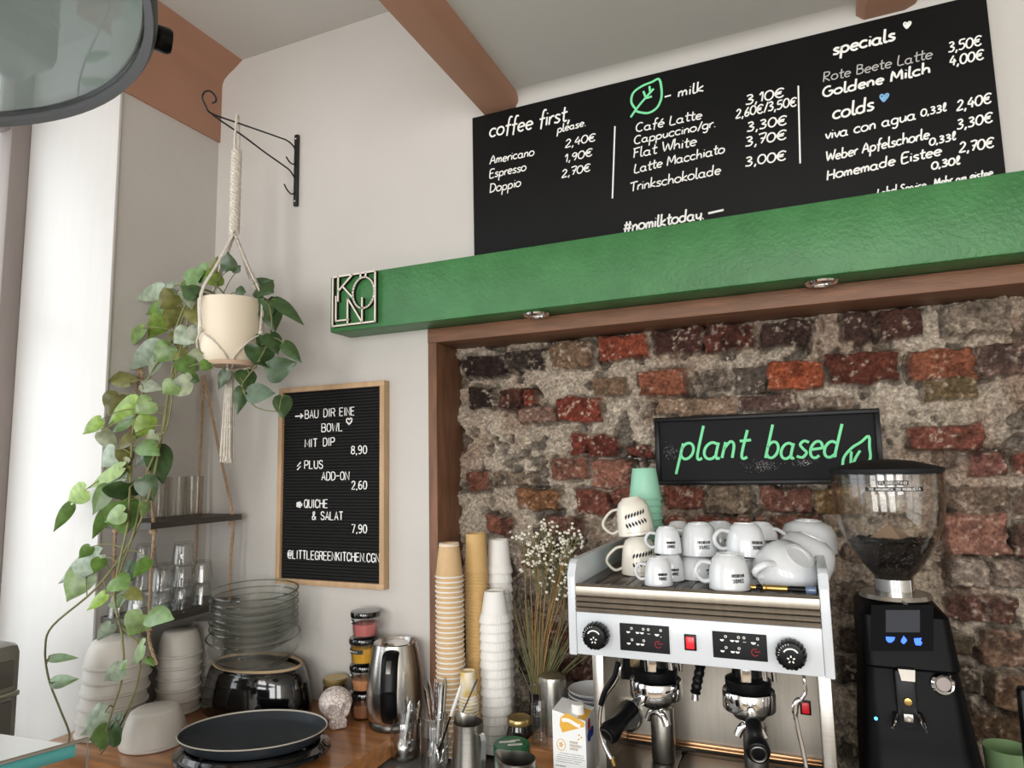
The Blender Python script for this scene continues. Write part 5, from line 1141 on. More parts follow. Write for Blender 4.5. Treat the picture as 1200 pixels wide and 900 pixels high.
for li, (v, u0, u1) in enumerate(((.56, .52, .74), (.62, .52, .86), (.68, .52, .76))):
    u = u0
    while u < u1:
        w = .05; p = CP(u, v+.02); g.tube([p, p+Vector((.0004, 0, .0042)), p+Vector((wC*w*.7, 0, .0042)), p+Vector((wC*w*.6, 0, 0))], .00035, 4); u += w
obj('gold_print_lines', g, mat('brown_print', hexc('#a08a5c'), .6), t)
g = G()
for v, u0, u1 in ((.78, .2, .9), (.82, .15, .92), (.86, .12, .9), (.90, .1, .82), (.94, .1, .75), (1.02, .08, .34), (1.08, .25, .5)):
    u = u0
    while u < u1:
        w = rr.uniform(.02, .06); p = CP(u, v); g.tube([p, p+Vector((wC*w, 0, rr.uniform(-.0005, .0005)))], .0004 if v < 1 else .0008, 4); u += w+.02
obj('print_lines', g, m_ink, t)
def SP_(a, v): return Vector((cx1+.0006, yc+dC*a, zA-.10*v))
g = G(); g.ell(SP_(.35, .47), (.0005, .013, .011), 14, 8); g.ell(SP_(.62, .45), (.0005, .012, .010), 14, 8); obj('blue_mark', g, m_blueprint, t)
g = G(); g.ell(SP_(.35, .27), (.0005, .009, .012), 12, 8); obj('red_mark', g, m_redprint, t)
cp = Vector((cx0+wC*.66, yc+dC*.42, 0)); cp.z = zA-.006*.0+(zbk-zA)*.42-.0085
g = G(); g.lathe([(0, -.004), (.0135, -.004), (.014, -.001), (.0125, .001), (.0125, .012), (.0115, .014), (0, .014)], 48, cp+Vector((0, 0, .001)), fn=lambda a, z: 1+.012*math.cos(24*a)); obj('screw_cap', g, m_paperwhite, t)

# ------------------------------------------------------------------ dried flowers behind the cups
vy = 1.567; vx = at(640, 800, vy).x; vx = -.618
t = thing('dried_bouquet', "bunch of dried baby's breath and grasses in a dark vase before the bricks", 'dried flowers', (vx, vy, CD))
g = G(); g.lathe([(0, 0), (.020, 0), (.024, .006), (.0245, .06), (.019, .105), (.0165, .12), (.020, .135), (.0185, .135), (.0150, .12), (.0175, .105), (.022, .06), (.02, .008), (0, .006)], 32, (vx, vy, CD+.0004)); obj('vase', g, m_darkjar, t)
vt = Vector((vx, vy, CD+.13)); rr = random.Random(21); tips = []
g = G(); gs = G()
cl = [(628, 622), (645, 618), (660, 632), (640, 640), (622, 640), (655, 655), (668, 640), (676, 650), (648, 668), (632, 660), (612, 632), (664, 668), (655, 685), (640, 655), (670, 628), (662, 650), (628, 650), (650, 640)]
for i, (px, py) in enumerate(cl):
    e = onY(px+rr.uniform(-3, 3), py+4, vy+rr.uniform(-.02, .03)); m1 = vt.lerp(e, .45)+Vector((rr.uniform(-.012, .012), rr.uniform(-.01, .01), 0)); 
    P = smoothpts([vt+Vector((rr.uniform(-.009, .009), rr.uniform(-.009, .009), -.03)), m1, vt.lerp(e, .8)+Vector((rr.uniform(-.01, .01), 0, 0)), e], 4)
    g.tube(P, [.0014-.0008*k/len(P) for k in range(len(P))], 6)
    for _ in range(9):
        q = vt.lerp(e, rr.uniform(.72, .98)); f = e+Vector((rr.gauss(0, .018), rr.gauss(0, .012), rr.gauss(.004, .016)))
        gs.tube([q, (q+f)/2+Vector((rr.uniform(-.003, .003), 0, 0)), f], .0007, 4); tips.append(f)
for i in range(64):
    px = rr.choice([rr.uniform(596, 640), rr.uniform(640, 700)]); py = rr.uniform(690, 775)
    e = onY(px, py, vy+rr.uniform(-.03, .02)); e.y = min(e.y, 1.615)
    st_ = vt+Vector((rr.uniform(-.012, .012), rr.uniform(-.010, .006), -.02))
    gs.tube([st_, (st_+e)/2+Vector((0, 0, .01)), e], [.0011, .0009, .0004], 4)
obj('stems', g, m_straw, t); obj('grass_blades', gs, m_strawgreen, t)
gb_ = G()
for f in tips:
    for _ in range(2):
        p = f+Vector((rr.gauss(0, .004), rr.gauss(0, .004), rr.gauss(0, .004))); r_ = rr.uniform(.0026, .0048); gb_.ell(p, (r_, r_, r_*.85), 6, 4)
obj('blossoms', gb_, m_blossom, t, kind='stuff')
# ------------------------------------------------------------------ espresso machine
YF = 1.15
def MP(x, y, dy=0): return onY(x, y, YF+dy)
xl, xr_ = -.392, .026                                   # outer faces
zb, zt1, ztr = -.329, -.258, -.211                      # panel bottom, panel top, tray lip
t = EM = thing('espresso_machine', 'white and steel two-group espresso machine on the dark worktop', 'coffee machine', (-.18, 1.35, CD))
yb_ = 1.600
# side panels with raised rails
for sx_, (xa, xb) in ((-1, (xl, xl+.0145)), (1, (xr_-.0145, xr_))):
    g = G(); poly = [(YF, zb-.002), (YF, ztr+.012), (YF+.004, ztr+.016), (YF+.010, ztr+.034), (YF+.022, ztr+.040), (yb_-.02, ztr+.040), (yb_, ztr+.03), (yb_, zb-.002)]
    g.prism(poly, lambda a, b, s_: (s_, a, b), xa, xb)
    bm = bmesh.new(); vv = [bm.verts.new(p) for p in g.v]
    for f in g.f: bm.faces.new([vv[i] for i in f])
    bmesh.ops.bevel(bm, geom=bm.edges[:], offset=.0025, segments=2, affect='EDGES', profile=.5); bm.verts.index_update()
    g = G(); g.add([v.co.copy() for v in bm.verts], [[v.index for v in f.verts] for f in bm.faces]); bm.free()
    obj('side_panel', g, m_whitemetal, t)
# top tray
g = G(); g.b2((xl+.0145, YF+.012, ztr-.014), (xr_-.0145, yb_-.003, ztr-.004)); 
for k in range(14):
    xk_ = xl+.03+k*.0272; g.b2((xk_, YF+.03, ztr-.004), (xk_+.014, yb_-.03, ztr-.0028), .0005)
obj('cup_tray', g, m_darksteel, t)
# chrome trim: a rounded top lip and three ridges
g = G(); prof = [(YF+.014, ztr-.004), (YF+.012, ztr-.001), (YF+.006, ztr+.0005), (YF+.001, ztr-.004), (YF-.0005, ztr-.012), (YF+.001, ztr-.019), (YF+.005, ztr-.0205)]
z = ztr-.0205
for k in range(3):
    prof += [(YF+.0005, z-.0015), (YF-.0015, z-.004), (YF-.0005, z-.0075), (YF+.005, z-.0088)]; z -= .0088
prof += [(YF+.006, zt1), (YF+.02, zt1)]
n = len(prof); g.add([(x_, a, b) for x_ in (xl+.0148, xr_-.0148) for a, b in prof], [(i, i+1, n+i+1, n+i) for i in range(n-1)]); obj('ribbed_trim', g, m_steel_h, t, ang=25)
# front panel
g = G(); g.b2((xl+.0146, YF+.0015, zb), (xr_-.0146, YF+.02, zt1), .0015); g.b2((xl+.0146, YF+.02, zb), (xr_-.0146, YF+.21, zb+.012))
FP = obj('front_panel', g, m_whitemetal, t)
g = G(); g.b2((xl+.0146, yb_-.012, zb), (xr_-.0146, yb_, ztr-.0145)); obj('rear_panel', g, m_whitemetal, t)
YP = YF+.0012
def knob(px, py, lab=None):
    c = onY(px, py, YF-.02); R = .0215; g = G(); T = Matrix.Translation((c.x, YF+.001, c.z)) @ rx(PI/2)
    g.lathe([(0, 0), (R*.6, 0), (R*.7, .004), (R, .006), (R*1.02, .012), (R*.97, .024), (R*.86, .0275), (R*.6, .0285), (0, .0285)], 80, (0, 0, 0), T, fn=lambda a, z: 1+(.035*(1 if math.cos(20*a) > 0 else -1) if .005 < z < .027 else 0))
    k = obj('steam_knob', g, m_blackplastic, t)
    g = G(); y_ = YF+.001-.0288
    P = [(c.x+R*.5*math.cos(a), y_, c.z+R*.1+R*.42*math.sin(a)) for a in [math.radians(25+13*i) for i in range(11)]]; g.tube(P, .0012, 5, flat=.4)
    for i in range(5): a = 2*PI*i/5+PI/2; g.tube([(c.x+R*.13*math.cos(a), y_, c.z-R*.2+R*.13*math.sin(a)), (c.x+R*.27*math.cos(a), y_, c.z-R*.2+R*.27*math.sin(a))], .0011, 5, flat=.4)
    for i in range(7): a = math.radians(100+13*i); g.tube([(c.x+R*.76*math.cos(a), y_+.001, c.z+R*.76*math.sin(a)), (c.x+R*.86*math.cos(a), y_+.0016, c.z+R*.86*math.sin(a))], .0006, 4)
    obj('knob_symbol', g, m_chalk, k)
knob(697, 746); knob(927, 768)
# button pads
for x0, y0, x1, y1 in ((726, 730, 785, 765), (834.5, 739.5, 900, 776.5)):
    a = MP(x0, y0); b = MP(x1, y1); c0_ = MP(x1, y0); 
    zt_ = MP(x0, y0).z; zb2 = MP(x0, y0+31.5 if x0 < 800 else y0+30.5).z; xa, xb = a.x, b.x
    g = G(); g.b2((xa, YF-.001, zb2), (xb, YF+.003, zt_), .0008); pad = obj('button_panel', g, m_blackmatte, t)
    def Q(u, v): return Vector((xa+(xb-xa)*u, YF-.0014, zb2+(zt_-zb2)*v))
    w_ = xb-xa
    ic = G()
    def cupi(u, v, s=.0032):
        p = Q(u, v); pts = [p+Vector((s*1.0*math.cos(k_), 0, s*.9*math.sin(k_))) for k_ in [PI+PI*i/8 for i in range(9)]]
        ic.prism([(q.x, q.z) for q in pts], lambda aa, bb, s_: (aa, s_, bb), YF-.0016, YF-.0011)
    def ring(u, v, s=.0017):
        p = Q(u, v); ic.tube([p+Vector((s*math.cos(k_), 0, s*math.sin(k_))) for k_ in [2*PI*i/12 for i in range(13)]], .00055, 4)
    for v in (.72, .30):
        cupi(.18, v); ring(.25, v+.12); cupi(.37, v); cupi(.46, v); ring(.49, v+.12)
    ring(.59, .84); p = Q(.57, .68); ic.tube([p, p+Vector((.0045, 0, 0))], .0004, 4)
    cupi(.76, .70, .0038); ring(.84, .84); p = Q(.83, .62); ic.tube([p, p+Vector((.0015, 0, -.001))], .0006, 4)
    obj('button_symbol', ic, m_chalk, pad)
    ic = G(); p = Q(.78, .32); ic.tube([p+Vector((.0052*math.cos(k_), 0, .0052*math.sin(k_))) for k_ in [math.radians(60+22*i) for i in range(13)]], .0006, 4)
    ic.tube([p+Vector((-.001, 0, .001)), p+Vector((.0075, 0, .0015))], .0007, 4); obj('stop_symbol', ic, m_redprint, pad)
a = MP(801.5, 743); b = MP(816.5, 763)
g = G(); g.b2((a.x, YF-.0015, b.z), (b.x, YF+.003, a.z), .001); sw = obj('switch_frame', g, m_blackplastic, t)
g = G(); g.b2((a.x+.0028, YF-.0042, b.z+.003), (b.x-.0028, YF, a.z-.003), .0012); rk_ = obj('red_rocker', g, m_red, sw)
# lower body
xA, xB = -.388, .022; YL0, YBK = 1.27, 1.44; zdr = -.568
for x0 in (xA, xB-.022):
    g = G(); g.b2((x0, YL0, CD+.03), (x0+.022, yb_-.004, zb-.0005), .003); obj('lower_side', g, m_steel, t)
g = G(); g.b2((xA+.022, YBK, zdr-.01), (xB-.022, YBK+.01, zb-.0005)); obj('back_splash', g, m_steel_h, t, smooth=False)
g = G(); g.b2((xA+.022, YBK-.008, zdr+.001), (xB-.022, YBK-.0005, zdr+.010), .002); g.b2((xA+.022, YBK-.014, zdr), (xB-.022, YBK-.0085, zdr+.005), .0015)
obj('splash_rim', g, mat('copper_rim', hexc('#b08a68'), .3, 1), t)
# drip tray: rim and a slotted grille
g = G(); ztop = zdr
g.b2((xA, .98, CD+.035), (xA+.012, YL0-.0005, ztop+.004), .002); g.b2((xB-.012, .98, CD+.035), (xB, YL0-.0005, ztop+.004), .002); g.b2((xA, .97, CD+.035), (xB, .982, ztop+.004), .002)
g.b2((xA+.012, .982, CD+.035), (xB-.012, YBK-.015, ztop-.02)); obj('drip_tray', g, m_steel, t)
g = G()
for k in range(3):
    a0 = xA+.013+k*(xB-xA-.026)/3; a1 = a0+(xB-xA-.026)/3-.003
    g.b2((a0, .985, ztop-.006), (a1, 1.40, ztop-.001), .001)
    g.b2((a0+.004, 1.402, ztop-.006), (a1-.004, YBK-.016, ztop-.002), .001)
obj('drip_grille', g, m_darksteel, t)
for x0 in (xA+.03, xB-.03):
    for y0 in (1.02, 1.55):
        g = G(); g.lathe([(0, 0), (.016, 0), (.018, .006), (.014, .036), (0, .036)], 20, (x0, y0, CD+.0003)); obj('foot', g, m_blackplastic, t)
# groups with portafilters
def group(px, py, Yg, hpx, hpy, big):
    c = onY(px, py, Yg); R = 30.0*mpp(c); z0 = c.z; cx, cy = c.x, Yg
    g = G(); g.lathe([(0, z0+.010), (R*.80, z0+.010), (R*.86, z0+.018), (R*.86, z0+.028), (R*.6, z0+.034), (R*.5, zb+.002), (0, zb+.002)], 40, (cx, cy, 0))
    g.b2((cx-R*.55, cy+.0, z0+.016), (cx+R*.55, YBK-.001, zb-.001), .004); gh = obj('group_head', g, m_blackplastic, t)
    g = G(); g.b2((cx-R*.28, cy-R*.75, z0+.018), (cx+R*.22, cy-R*.3, zb+.0005), .006); 
    g.tube([(cx+R*.62, cy-.01, z0+.02), (cx+R*.62, cy-.01, zb)], .0055, 12); g.tube([(cx+R*.95, cy+.01, z0+.024), (cx+R*.95, cy+.01, zb)], .004, 12); obj('group_fitting', g, m_chrome, gh)
    if big: 
        g = G(); g.b2((cx-R*1.05, cy+.01, z0+.022), (cx-R*.5, cy+.03, zb-.0005), .002); obj('brass_block', g, mat('pale_brass', hexc('#c9b48c'), .3, .9), gh)
    p = thing('portafilter', 'chrome portafilter with black handle %s' % ('in the left group, handle swung to the left' if big else 'in the right group, handle pointing at the viewer'), 'portafilter', (cx, cy, z0), 'portafilters in the machine')
    g = G(); g.lathe([(R*.80, z0+.009), (R*.97, z0+.010), (R, z0+.007), (R, z0-.018), (R*.96, z0-.021), (R*.72, z0-.024), (R*.62, z0-.033), (R*.35, z0-.041), (0, z0-.042), (0, z0-.036), (R*.6, z0-.02), (R*.8, z0-.01), (R*.80, z0+.009)], 48, (cx, cy, 0)); obj('filter_holder', g, m_chrome, p)
    e = onY(hpx, hpy, Yg-(.115 if big else .135)); hv = Vector((e.x-cx, e.y-cy, 0)).normalized()
    a = Vector((cx, cy, z0-.016))+hv*(R*.9); g = G(); 
    g.tube([a-hv*.01, a.lerp(e, .16), a.lerp(e, .22)], [.0085, .0085, .0095], 16); obj('neck', g, m_chrome, p)
    g = G(); ts = [.20, .24, .34, .5, .68, .82, .93, .985, 1.0]; rs = [.0088, .0125, .013, .0115, .0135, .0172, .0182, .0165, .0135]
    g.tube([a.lerp(e, q) for q in ts], rs, 24); hh_ = obj('handle', g, m_blackplastic, p)
    d = (e-a).normalized(); g = G(); T = Matrix.Translation(e) @ Vector((0, 0, 1)).rotation_difference(d).to_matrix().to_4x4()
    g.lathe([(.0095, -.0005), (.0125, -.0005), (.0128, .001), (.0118, .0016), (.0105, .0008), (.0095, .0008), (.0095, -.0005)], 32, (0, 0, 0), T); obj('end_ring', g, m_darksteel, hh_)
    # double spout under the holder
    g = G(); s_ = Vector((-hv.y, hv.x, 0)); b = Vector((cx, cy, z0-.040))
    g.tube([b+Vector((0, 0, .004)), b+Vector((0, 0, -.008))], .009, 14)
    for sg in (-1, 1): g.tube(smoothpts([b+Vector((0, 0, -.006)), b+s_*(sg*.014)+Vector((0, 0, -.012)), b+s_*(sg*.022)+Vector((0, 0, -.026))], 5), [.0075]*5+[.0065]*6 if False else .0068, 12)
    obj('spout', g, m_chrome, p)
    return cx, cy, z0
gl_ = group(768.5, 801.5, 1.27, 711, 862, True)
gr_ = group(877.5, 815, 1.255, 889, 884, False)
for (px, py, yy, lab) in ((776.5, 886, 1.36, 'tall steel cup standing on the drip tray below the left group'), (884, 905, 1.33, 'tall steel cup standing on the drip tray below the right group')):
    c = onY(px, 850, yy); R = 13.6*mpp(c); z0 = ztop-.0008 if False else zdr-.0008; Ht = (onY(776, 828, 1.36).z-z0)
    tt = thing('steel_cup', lab, 'cup', (c.x, yy, z0)); g = G()
    g.lathe([(0, 0), (R*.94, 0), (R, .003), (R, Ht-.002), (R*.97, Ht), (R*.92, Ht-.002), (R*.92, .01), (0, .01)], 40, (c.x, yy, z0)); obj('body', g, m_steel, tt)
# left wand, hose, hot water tap, right wand
def W_(pts, Y): return smoothpts([onY(x, y, Y+(q[0] if q else 0)) for x, y, *q in pts], 6)
g = G(); g.tube(W_([(727, 762, .03), (727, 780), (722, 797), (708, 818), (703, 838), (704, 862), (711, 880), (718, 892)], 1.22), .0036, 10); wd = obj('steam_wand', g, m_chrome, t)
g = G(); P = W_([(724, 776), (720, 792), (709, 810), (704, 826)], 1.213); g.tube(P, .0048, 10); obj('wand_grip', g, m_blackplastic, wd)
g = G(); P = W_([(717, 888), (720, 897)], 1.219); g.tube(P, [.0048, .0040], 10); obj('wand_tip', g, m_brass, wd)
g = G(); P = W_([(941, 780, .03), (942, 793), (944, 810), (940, 818), (933, 824), (932, 838), (936, 858), (941, 880), (946, 905)], 1.20); g.tube(P, [.0026]*14+[.0030]*6+[.0052]*10+[.0036]*(len(P)-30), 10); obj('steam_wand', g, m_chrome, t)
g = G(); P = W_([(821, 772, .02), (820, 785), (817, 800), (815, 812)], 1.27); g.tube(P, [.0085+.0012*math.sin(i*1.9) for i in range(len(P))], 14); hs_ = obj('water_tap', g, m_blackplastic, t)
g = G(); P = W_([(815, 808), (814.5, 820)], 1.27); g.tube(P, [.0045, .0065], 12); obj('tap_tip', g, m_chrome, hs_)
# back splash details
YD = YBK-.001
def disc(px, py, Y, R, th, m, name, par=t, n=28):
    c = onY(px, py, Y); T = Matrix.Translation((c.x, Y, c.z)) @ rx(PI/2); g = G(); g.lathe([(0, 0), (R, 0), (R, th*.7), (R*.85, th), (0, th)], n, (0, 0, 0), T); return obj(name, g, m, par)
disc(726.5, 805, YD, .0062, .0006, m_greenlabel, 'green_sticker'); disc(717, 815, YD, .0055, .004, m_chrome, 'screw'); disc(964, 843, YD, .0055, .004, m_chrome, 'screw')
c = onY(736, 838, YD); T = Matrix.Translation((c.x, YD, c.z)) @ rx(PI/2); Rg_ = 17.5*mpp(c)
g = G(); g.lathe([(Rg_*.82, .0), (Rg_, 0), (Rg_, .008), (Rg_*.92, .011), (Rg_*.82, .008), (Rg_*.82, 0)], 40, (0, 0, 0), T); ga = obj('pressure_gauge', g, m_chrome, t)
g = G(); g.lathe([(0, .002), (Rg_*.83, .002), (Rg_*.83, .001), (0, .001)], 32, (0, 0, 0), T); obj('gauge_dial', g, mat('gauge_dark', hexc('#3a3a38'), .4), ga)
for a0, a1, mm in ((150, 270, mat('gauge_blue', hexc('#3fa0c8'), .4)), (60, 120, mat('gauge_green', hexc('#4fae7a'), .4)), (0, 55, mat('gauge_yellow', hexc('#d8c04a'), .4))):
    g = G(); pts = [(0, 0)]+[(Rg_*.55*math.cos(math.radians(a0+(a1-a0)*i/8)), Rg_*.55*math.sin(math.radians(a0+(a1-a0)*i/8))) for i in range(9)]
    g.prism(pts, lambda a, b, s_: (c.x+a, s_, c.z+b), YD-.0032, YD-.0025); obj('gauge_zone', g, mm, ga, smooth=False)
a = onY(718, 770, YD); b = onY(745, 797, YD); g = G(); g.b2((a.x, YD-.004, b.z), (b.x, YD, a.z+.01), .001); lp = obj('black_plate', g, m_blackmatte, t)
g = G(); y_ = YD-.0045
for x0, y0, x1, y1 in ((722, 774, 722, 779), (726, 774, 729, 778), (738, 775, 741, 777), (719, 787, 726, 782)): g.tube([onY(x0, y0, y_), onY(x1, y1, y_)], .0007, 4)
obj('plate_print', g, m_chalk, lp)
a = onY(937, 820, YD); b = onY(951, 838, YD); g = G(); g.b2((a.x, YD-.004, b.z), (b.x, YD, a.z), .001); rs_ = obj('red_lamp_frame', g, m_blackplastic, t)
g = G(); g.b2((a.x+.003, YD-.006, b.z+.003), (b.x-.003, YD-.003, a.z-.003), .001); obj('red_lamp', g, m_red, rs_)

# ------------------------------------------------------------------ cups on top of the machine
ZT = ztr-.0026
def espresso_cup(R, H, name='coffee_cup', txt=True, hang=PI, base=.60, belly=1.0, hk=1.0, hr=1.0):
    """upturned cup: rim at z = 0; handle towards hang; print centred about 75 degrees round from it"""
    t_ = thing(name, 'x', 'cup', (0, 0, 0), 'white cups on the coffee machine')
    prof = [(R-.0016, 0), (R, .001), (R*.99, H*.12), (R*.97*belly, H*.35), (R*.90*belly, H*.62), (R*.78*belly, H*.84), (R*(base+.06), H*.95), (R*base, H*.975), (R*base, H), (R*(base-.1), H), (R*(base-.1), H-.002), (0, H-.002), (0, H-.006), (R*base*.9, H*.9), (R*.72*belly, H*.8), (R*.84*belly, H*.6), (R*.91*belly, H*.35), (R-.003, .001), (R-.0016, 0)]
    g = G(); g.lathe(prof, 48); obj('body', g, m_porcelain, t_, local=True)
    h = Vector((math.cos(hang), math.sin(hang), 0)); g = G()
    P = smoothpts([h*(R*.93)+Vector((0, 0, H*.22)), h*(R*(1+.25*hr))+Vector((0, 0, H*.20)), h*(R*(1+.55*hr))+Vector((0, 0, H*.36)), h*(R*(1+.58*hr))+Vector((0, 0, H*.55)), h*(R*(1+.3*hr))+Vector((0, 0, H*.74)), h*(R*.84*belly)+Vector((0, 0, H*.72))], 6)
    sd = Vector((-h.y, h.x, 0)); n = 10; vs = []; fs = []
    for i, p in enumerate(P):
        td = (P[min(i+1, len(P)-1)]-P[max(i-1, 0)]).normalized(); nr = sd.cross(td).normalized()
        for k in range(n): a = 2*PI*k/n; vs.append(p+sd*(R*.19*hk*math.cos(a))+nr*(R*.115*hk*math.sin(a)))
    for i in range(len(P)-1):
        for k in range(n): fs.append((i*n+k, i*n+(k+1) % n, (i+1)*n+(k+1) % n, (i+1)*n+k))
    g.add(vs, fs); obj('handle', g, m_porcelain, t_, local=True)
    if txt:
        g = G()
        def surf(a, z):
            zz = z/H; r_ = R*np.interp(zz, [0, .12, .35, .62, .84], [1, .99, .97*belly, .90*belly, .78*belly])+.0004
            return Vector((r_*math.cos(a), r_*math.sin(a), z))
        ac = hang+math.radians(112); aw = .66
        for tx, v0, hh, ww in (('SCHAMONG', .24, .11, .85), ('KAFFEERÖSTEREI', .40, .08, 1)):
            # printed upright on the cup, so it stands on its head here
            gg = blocktext(tx, lambda u, v: surf(ac+aw*ww*(.5-u), H*(v0+hh*(1-v))), .00042, 1, 4)
            g.v += gg.v; o_ = len(g.v)-len(gg.v); g.f += [tuple(i+o_ for i in f) for f in gg.f]; g.c += gg.c
        obj('lettering', g, m_ink, t_, local=True)
    return t_
def cupat(px, Y): return onY(px, 672, Y).x
es = espresso_cup(.0245, .047); es.location = (cupat(771.5, 1.197), 1.197, ZT); es['label'] = 'small white espresso cup at the front left of the cup tray'
es.rotation_euler = (0, 0, .12)
def more(src, px, Y, lv, rot, lab, step=.0455, tilt=None):
    o = dup(src, (cupat(px, Y), Y, ZT+lv), (tilt[0] if tilt else 0, tilt[1] if tilt else 0, rot), lab); return o
more(es, 786, 1.252, 0, .1, 'white espresso cup under another, directly behind the front left cup')
more(es, 784, 1.253, .0472, .05, 'white espresso cup on top of another, behind the front left cup')
more(es, 797, 1.355, 0, .5, 'lower white espresso cup of the rear left pile'); more(es, 797.5, 1.355, .0472, .2, 'upper white espresso cup of the rear left pile')
def squat(o, k): o.scale = (1, 1, k)
cc2 = espresso_cup(.0335, .0575, base=.56, belly=1.02); cc2.location = (cupat(854.5, 1.198), 1.198, ZT); cc2['label'] = 'large white cup at the front middle of the tray edge'; cc2.rotation_euler = (0, 0, .15)
squat(more(cc2, 818, 1.285, 0, .55, 'white cup under another, middle of the tray left of the front cup'), .72)
more(cc2, 821.5, 1.285, .0417, .0, 'white cup on top of another, middle left of the tray')
squat(more(cc2, 845, 1.375, 0, .2, 'lower white cup at the back middle of the tray'), .62); more(cc2, 846, 1.375, .036, .3, 'upper white cup at the back middle of the tray')
squat(more(cc2, 874, 1.27, 0, .3, 'white cup below the tilted cup, right of middle'), .72)
o = more(cc2, 875, 1.267, .0440, .35, 'slightly tilted white cup resting on another, right of middle', tilt=(math.radians(-3), math.radians(3)))
squat(more(cc2, 893, 1.37, 0, .3, 'lower white cup at the back, right of middle'), .62); more(cc2, 893.5, 1.37, .036, .25, 'upper white cup at the back, right of middle')
# two big bowl cups leaning on each other at the right
bcup = espresso_cup(.052, .060, 'bowl_cup', txt=False, base=.46, belly=1.03, hk=.58, hr=.75); bcup['group'] = 'large bowl cups on the coffee machine'
ctr = onY(924, 667, 1.232)
def orient(axis, hand):
    """matrix whose z runs along the cup's base direction and whose -x (the handle) points at hand"""
    z_ = Vector(axis).normalized(); x_ = -(Vector(hand)-z_*Vector(hand).dot(z_)).normalized(); y_ = z_.cross(x_)
    return Matrix((x_, y_, z_)).transposed().to_4x4()
ax = Vector((.50, -.42, .62)); R1 = orient(ax, (-.75, .0, -.52))
bcup.matrix_world = Matrix.Translation(Vector((ctr.x, 1.240, 0))-ax.normalized()*.026+Vector((0, 0, ctr.z))) @ R1; bcup['label'] = 'large white bowl cup tipped on its side at the right front, base showing'
c2 = onY(943, 653, 1.36); b2_ = dup(bcup, None, None, 'large white bowl cup leaning behind the tipped one, handle up'); ax2 = Vector((.42, .1, .9))
b2_.matrix_world = Matrix.Translation(Vector((c2.x, 1.365, c2.z))-ax2.normalized()*.02) @ orient(ax2, (-.9, -.1, .42))
c3 = onY(948, 650, 1.44); b3_ = dup(bcup, None, None, 'large white bowl cup furthest back at the right of the tray'); b3_.matrix_world = Matrix.Translation((c3.x, 1.445, ZT+.0335)) @ orient((.05, 0, 1), (.3, .9, 0))
o = dup(cc2, (c3.x, 1.445, ZT-.0), (0, 0, .4), 'white cup under the rearmost bowl cup'); o.scale = (.98, .98, .58)
# leaf mugs
def leaf_mug():
    t_ = thing('leaf_mug', 'x', 'mug', (0, 0, 0), 'mugs with leaf pattern'); R, H = .0345, .071
    pr_ = [(R-.002, 0), (R, .0015), (R*.985, H*.25), (R*.93, H*.55), (R*.86, H*.75), (R*.74, H*.88), (R*.55, H*.955), (R*.50, H), (R*.42, H), (R*.42, H-.002), (0, H-.002), (0, H-.006), (R*.5, H*.92), (R*.8, H*.75), (R*.92, H*.3), (R-.002, 0)]
    g = G(); g.lathe(pr_, 48); obj('body', g, m_cream, t_, local=True)
    h = Vector((-1, 0, 0)); P = smoothpts([h*(R*.95)+Vector((0, 0, H*.16)), h*(R*1.35)+Vector((0, 0, H*.10)), h*(R*1.75)+Vector((0, 0, H*.28)), h*(R*1.72)+Vector((0, 0, H*.46)), h*(R*1.25)+Vector((0, 0, H*.68)), h*(R*.84)+Vector((0, 0, H*.72))], 6)
    sd = Vector((0, 1, 0)); n = 10; vs = []; fs = []; g = G()
    for i, p in enumerate(P):
        td = (P[min(i+1, len(P)-1)]-P[max(i-1, 0)]).normalized(); nr = sd.cross(td).normalized()
        for k in range(n): a = 2*PI*k/n; vs.append(p+sd*(.0062*math.cos(a))+nr*(.0028*math.sin(a)))
    for i in range(len(P)-1):
        for k in range(n): fs.append((i*n+k, i*n+(k+1) % n, (i+1)*n+(k+1) % n, (i+1)*n+k))
    g.add(vs, fs); obj('handle', g, m_cream, t_, local=True)
    g = G()
    def surf(a, z): r_ = R*np.interp(z/H, [0, .25, .55, .75, .88], [1, .985, .93, .86, .74])+.0004; return Vector((r_*math.cos(a), r_*math.sin(a), z))
    rr = random.Random(3); a0 = math.radians(248)
    for k in range(7):
        a = a0+k*.18; 
        for sg in (1, -1):
            zc = H*(.40+.015*k) + sg*H*.075
            A_0 = surf(a, zc-sg*H*.02); B_0 = surf(a+.11, zc+sg*H*.11); g.tube([A_0, A_0.lerp(B_0, .5), B_0], [.0006, .0026, .0004], 6, flat=.35)
    for k in range(16): a = a0+k*.075; g.tube([surf(a, H*.10), surf(a+.03, H*.10)], .0004, 4)
    obj('leaf_pattern', g, m_ink, t_, local=True); return t_
lm = leaf_mug(); xm_ = cupat(750, 1.30); lm.location = (xm_, 1.30, ZT); lm['label'] = 'cream mug with black leaf pattern, lower of the two stacked mugs'; lm.rotation_euler = (0, 0, .25)
o = dup(lm, (xm_-.003, 1.30, ZT+.0735), (0, math.radians(-7), .1), 'cream mug with black leaf pattern, tilted on top of the other')
# mint cups
ym_ = 1.405; xm2 = cupat(760, ym_); zt = topz(760, 548.5, ym_); H = .064; stp = .0134; n = int((zt-H-ZT)/stp)+1
p = cup_proto('mint_cup', .0335, .0245, H, m_mint, m_mint, 'x', 'mint green cups', None, None, .0018)
g = G()
for k in range(3): g.tube([(.0272*math.cos(a), .0272*math.sin(a), H*(.62-.07*k)) for a in (math.radians(288), math.radians(291), math.radians(294), math.radians(297))], .0005, 4)
stp = (zt-H-ZT)/(n-1)
cup_stack(p, xm2, ym_, ZT, n, stp, 'mint green plastic cup, %s of the stack behind the leaf mugs', 0)
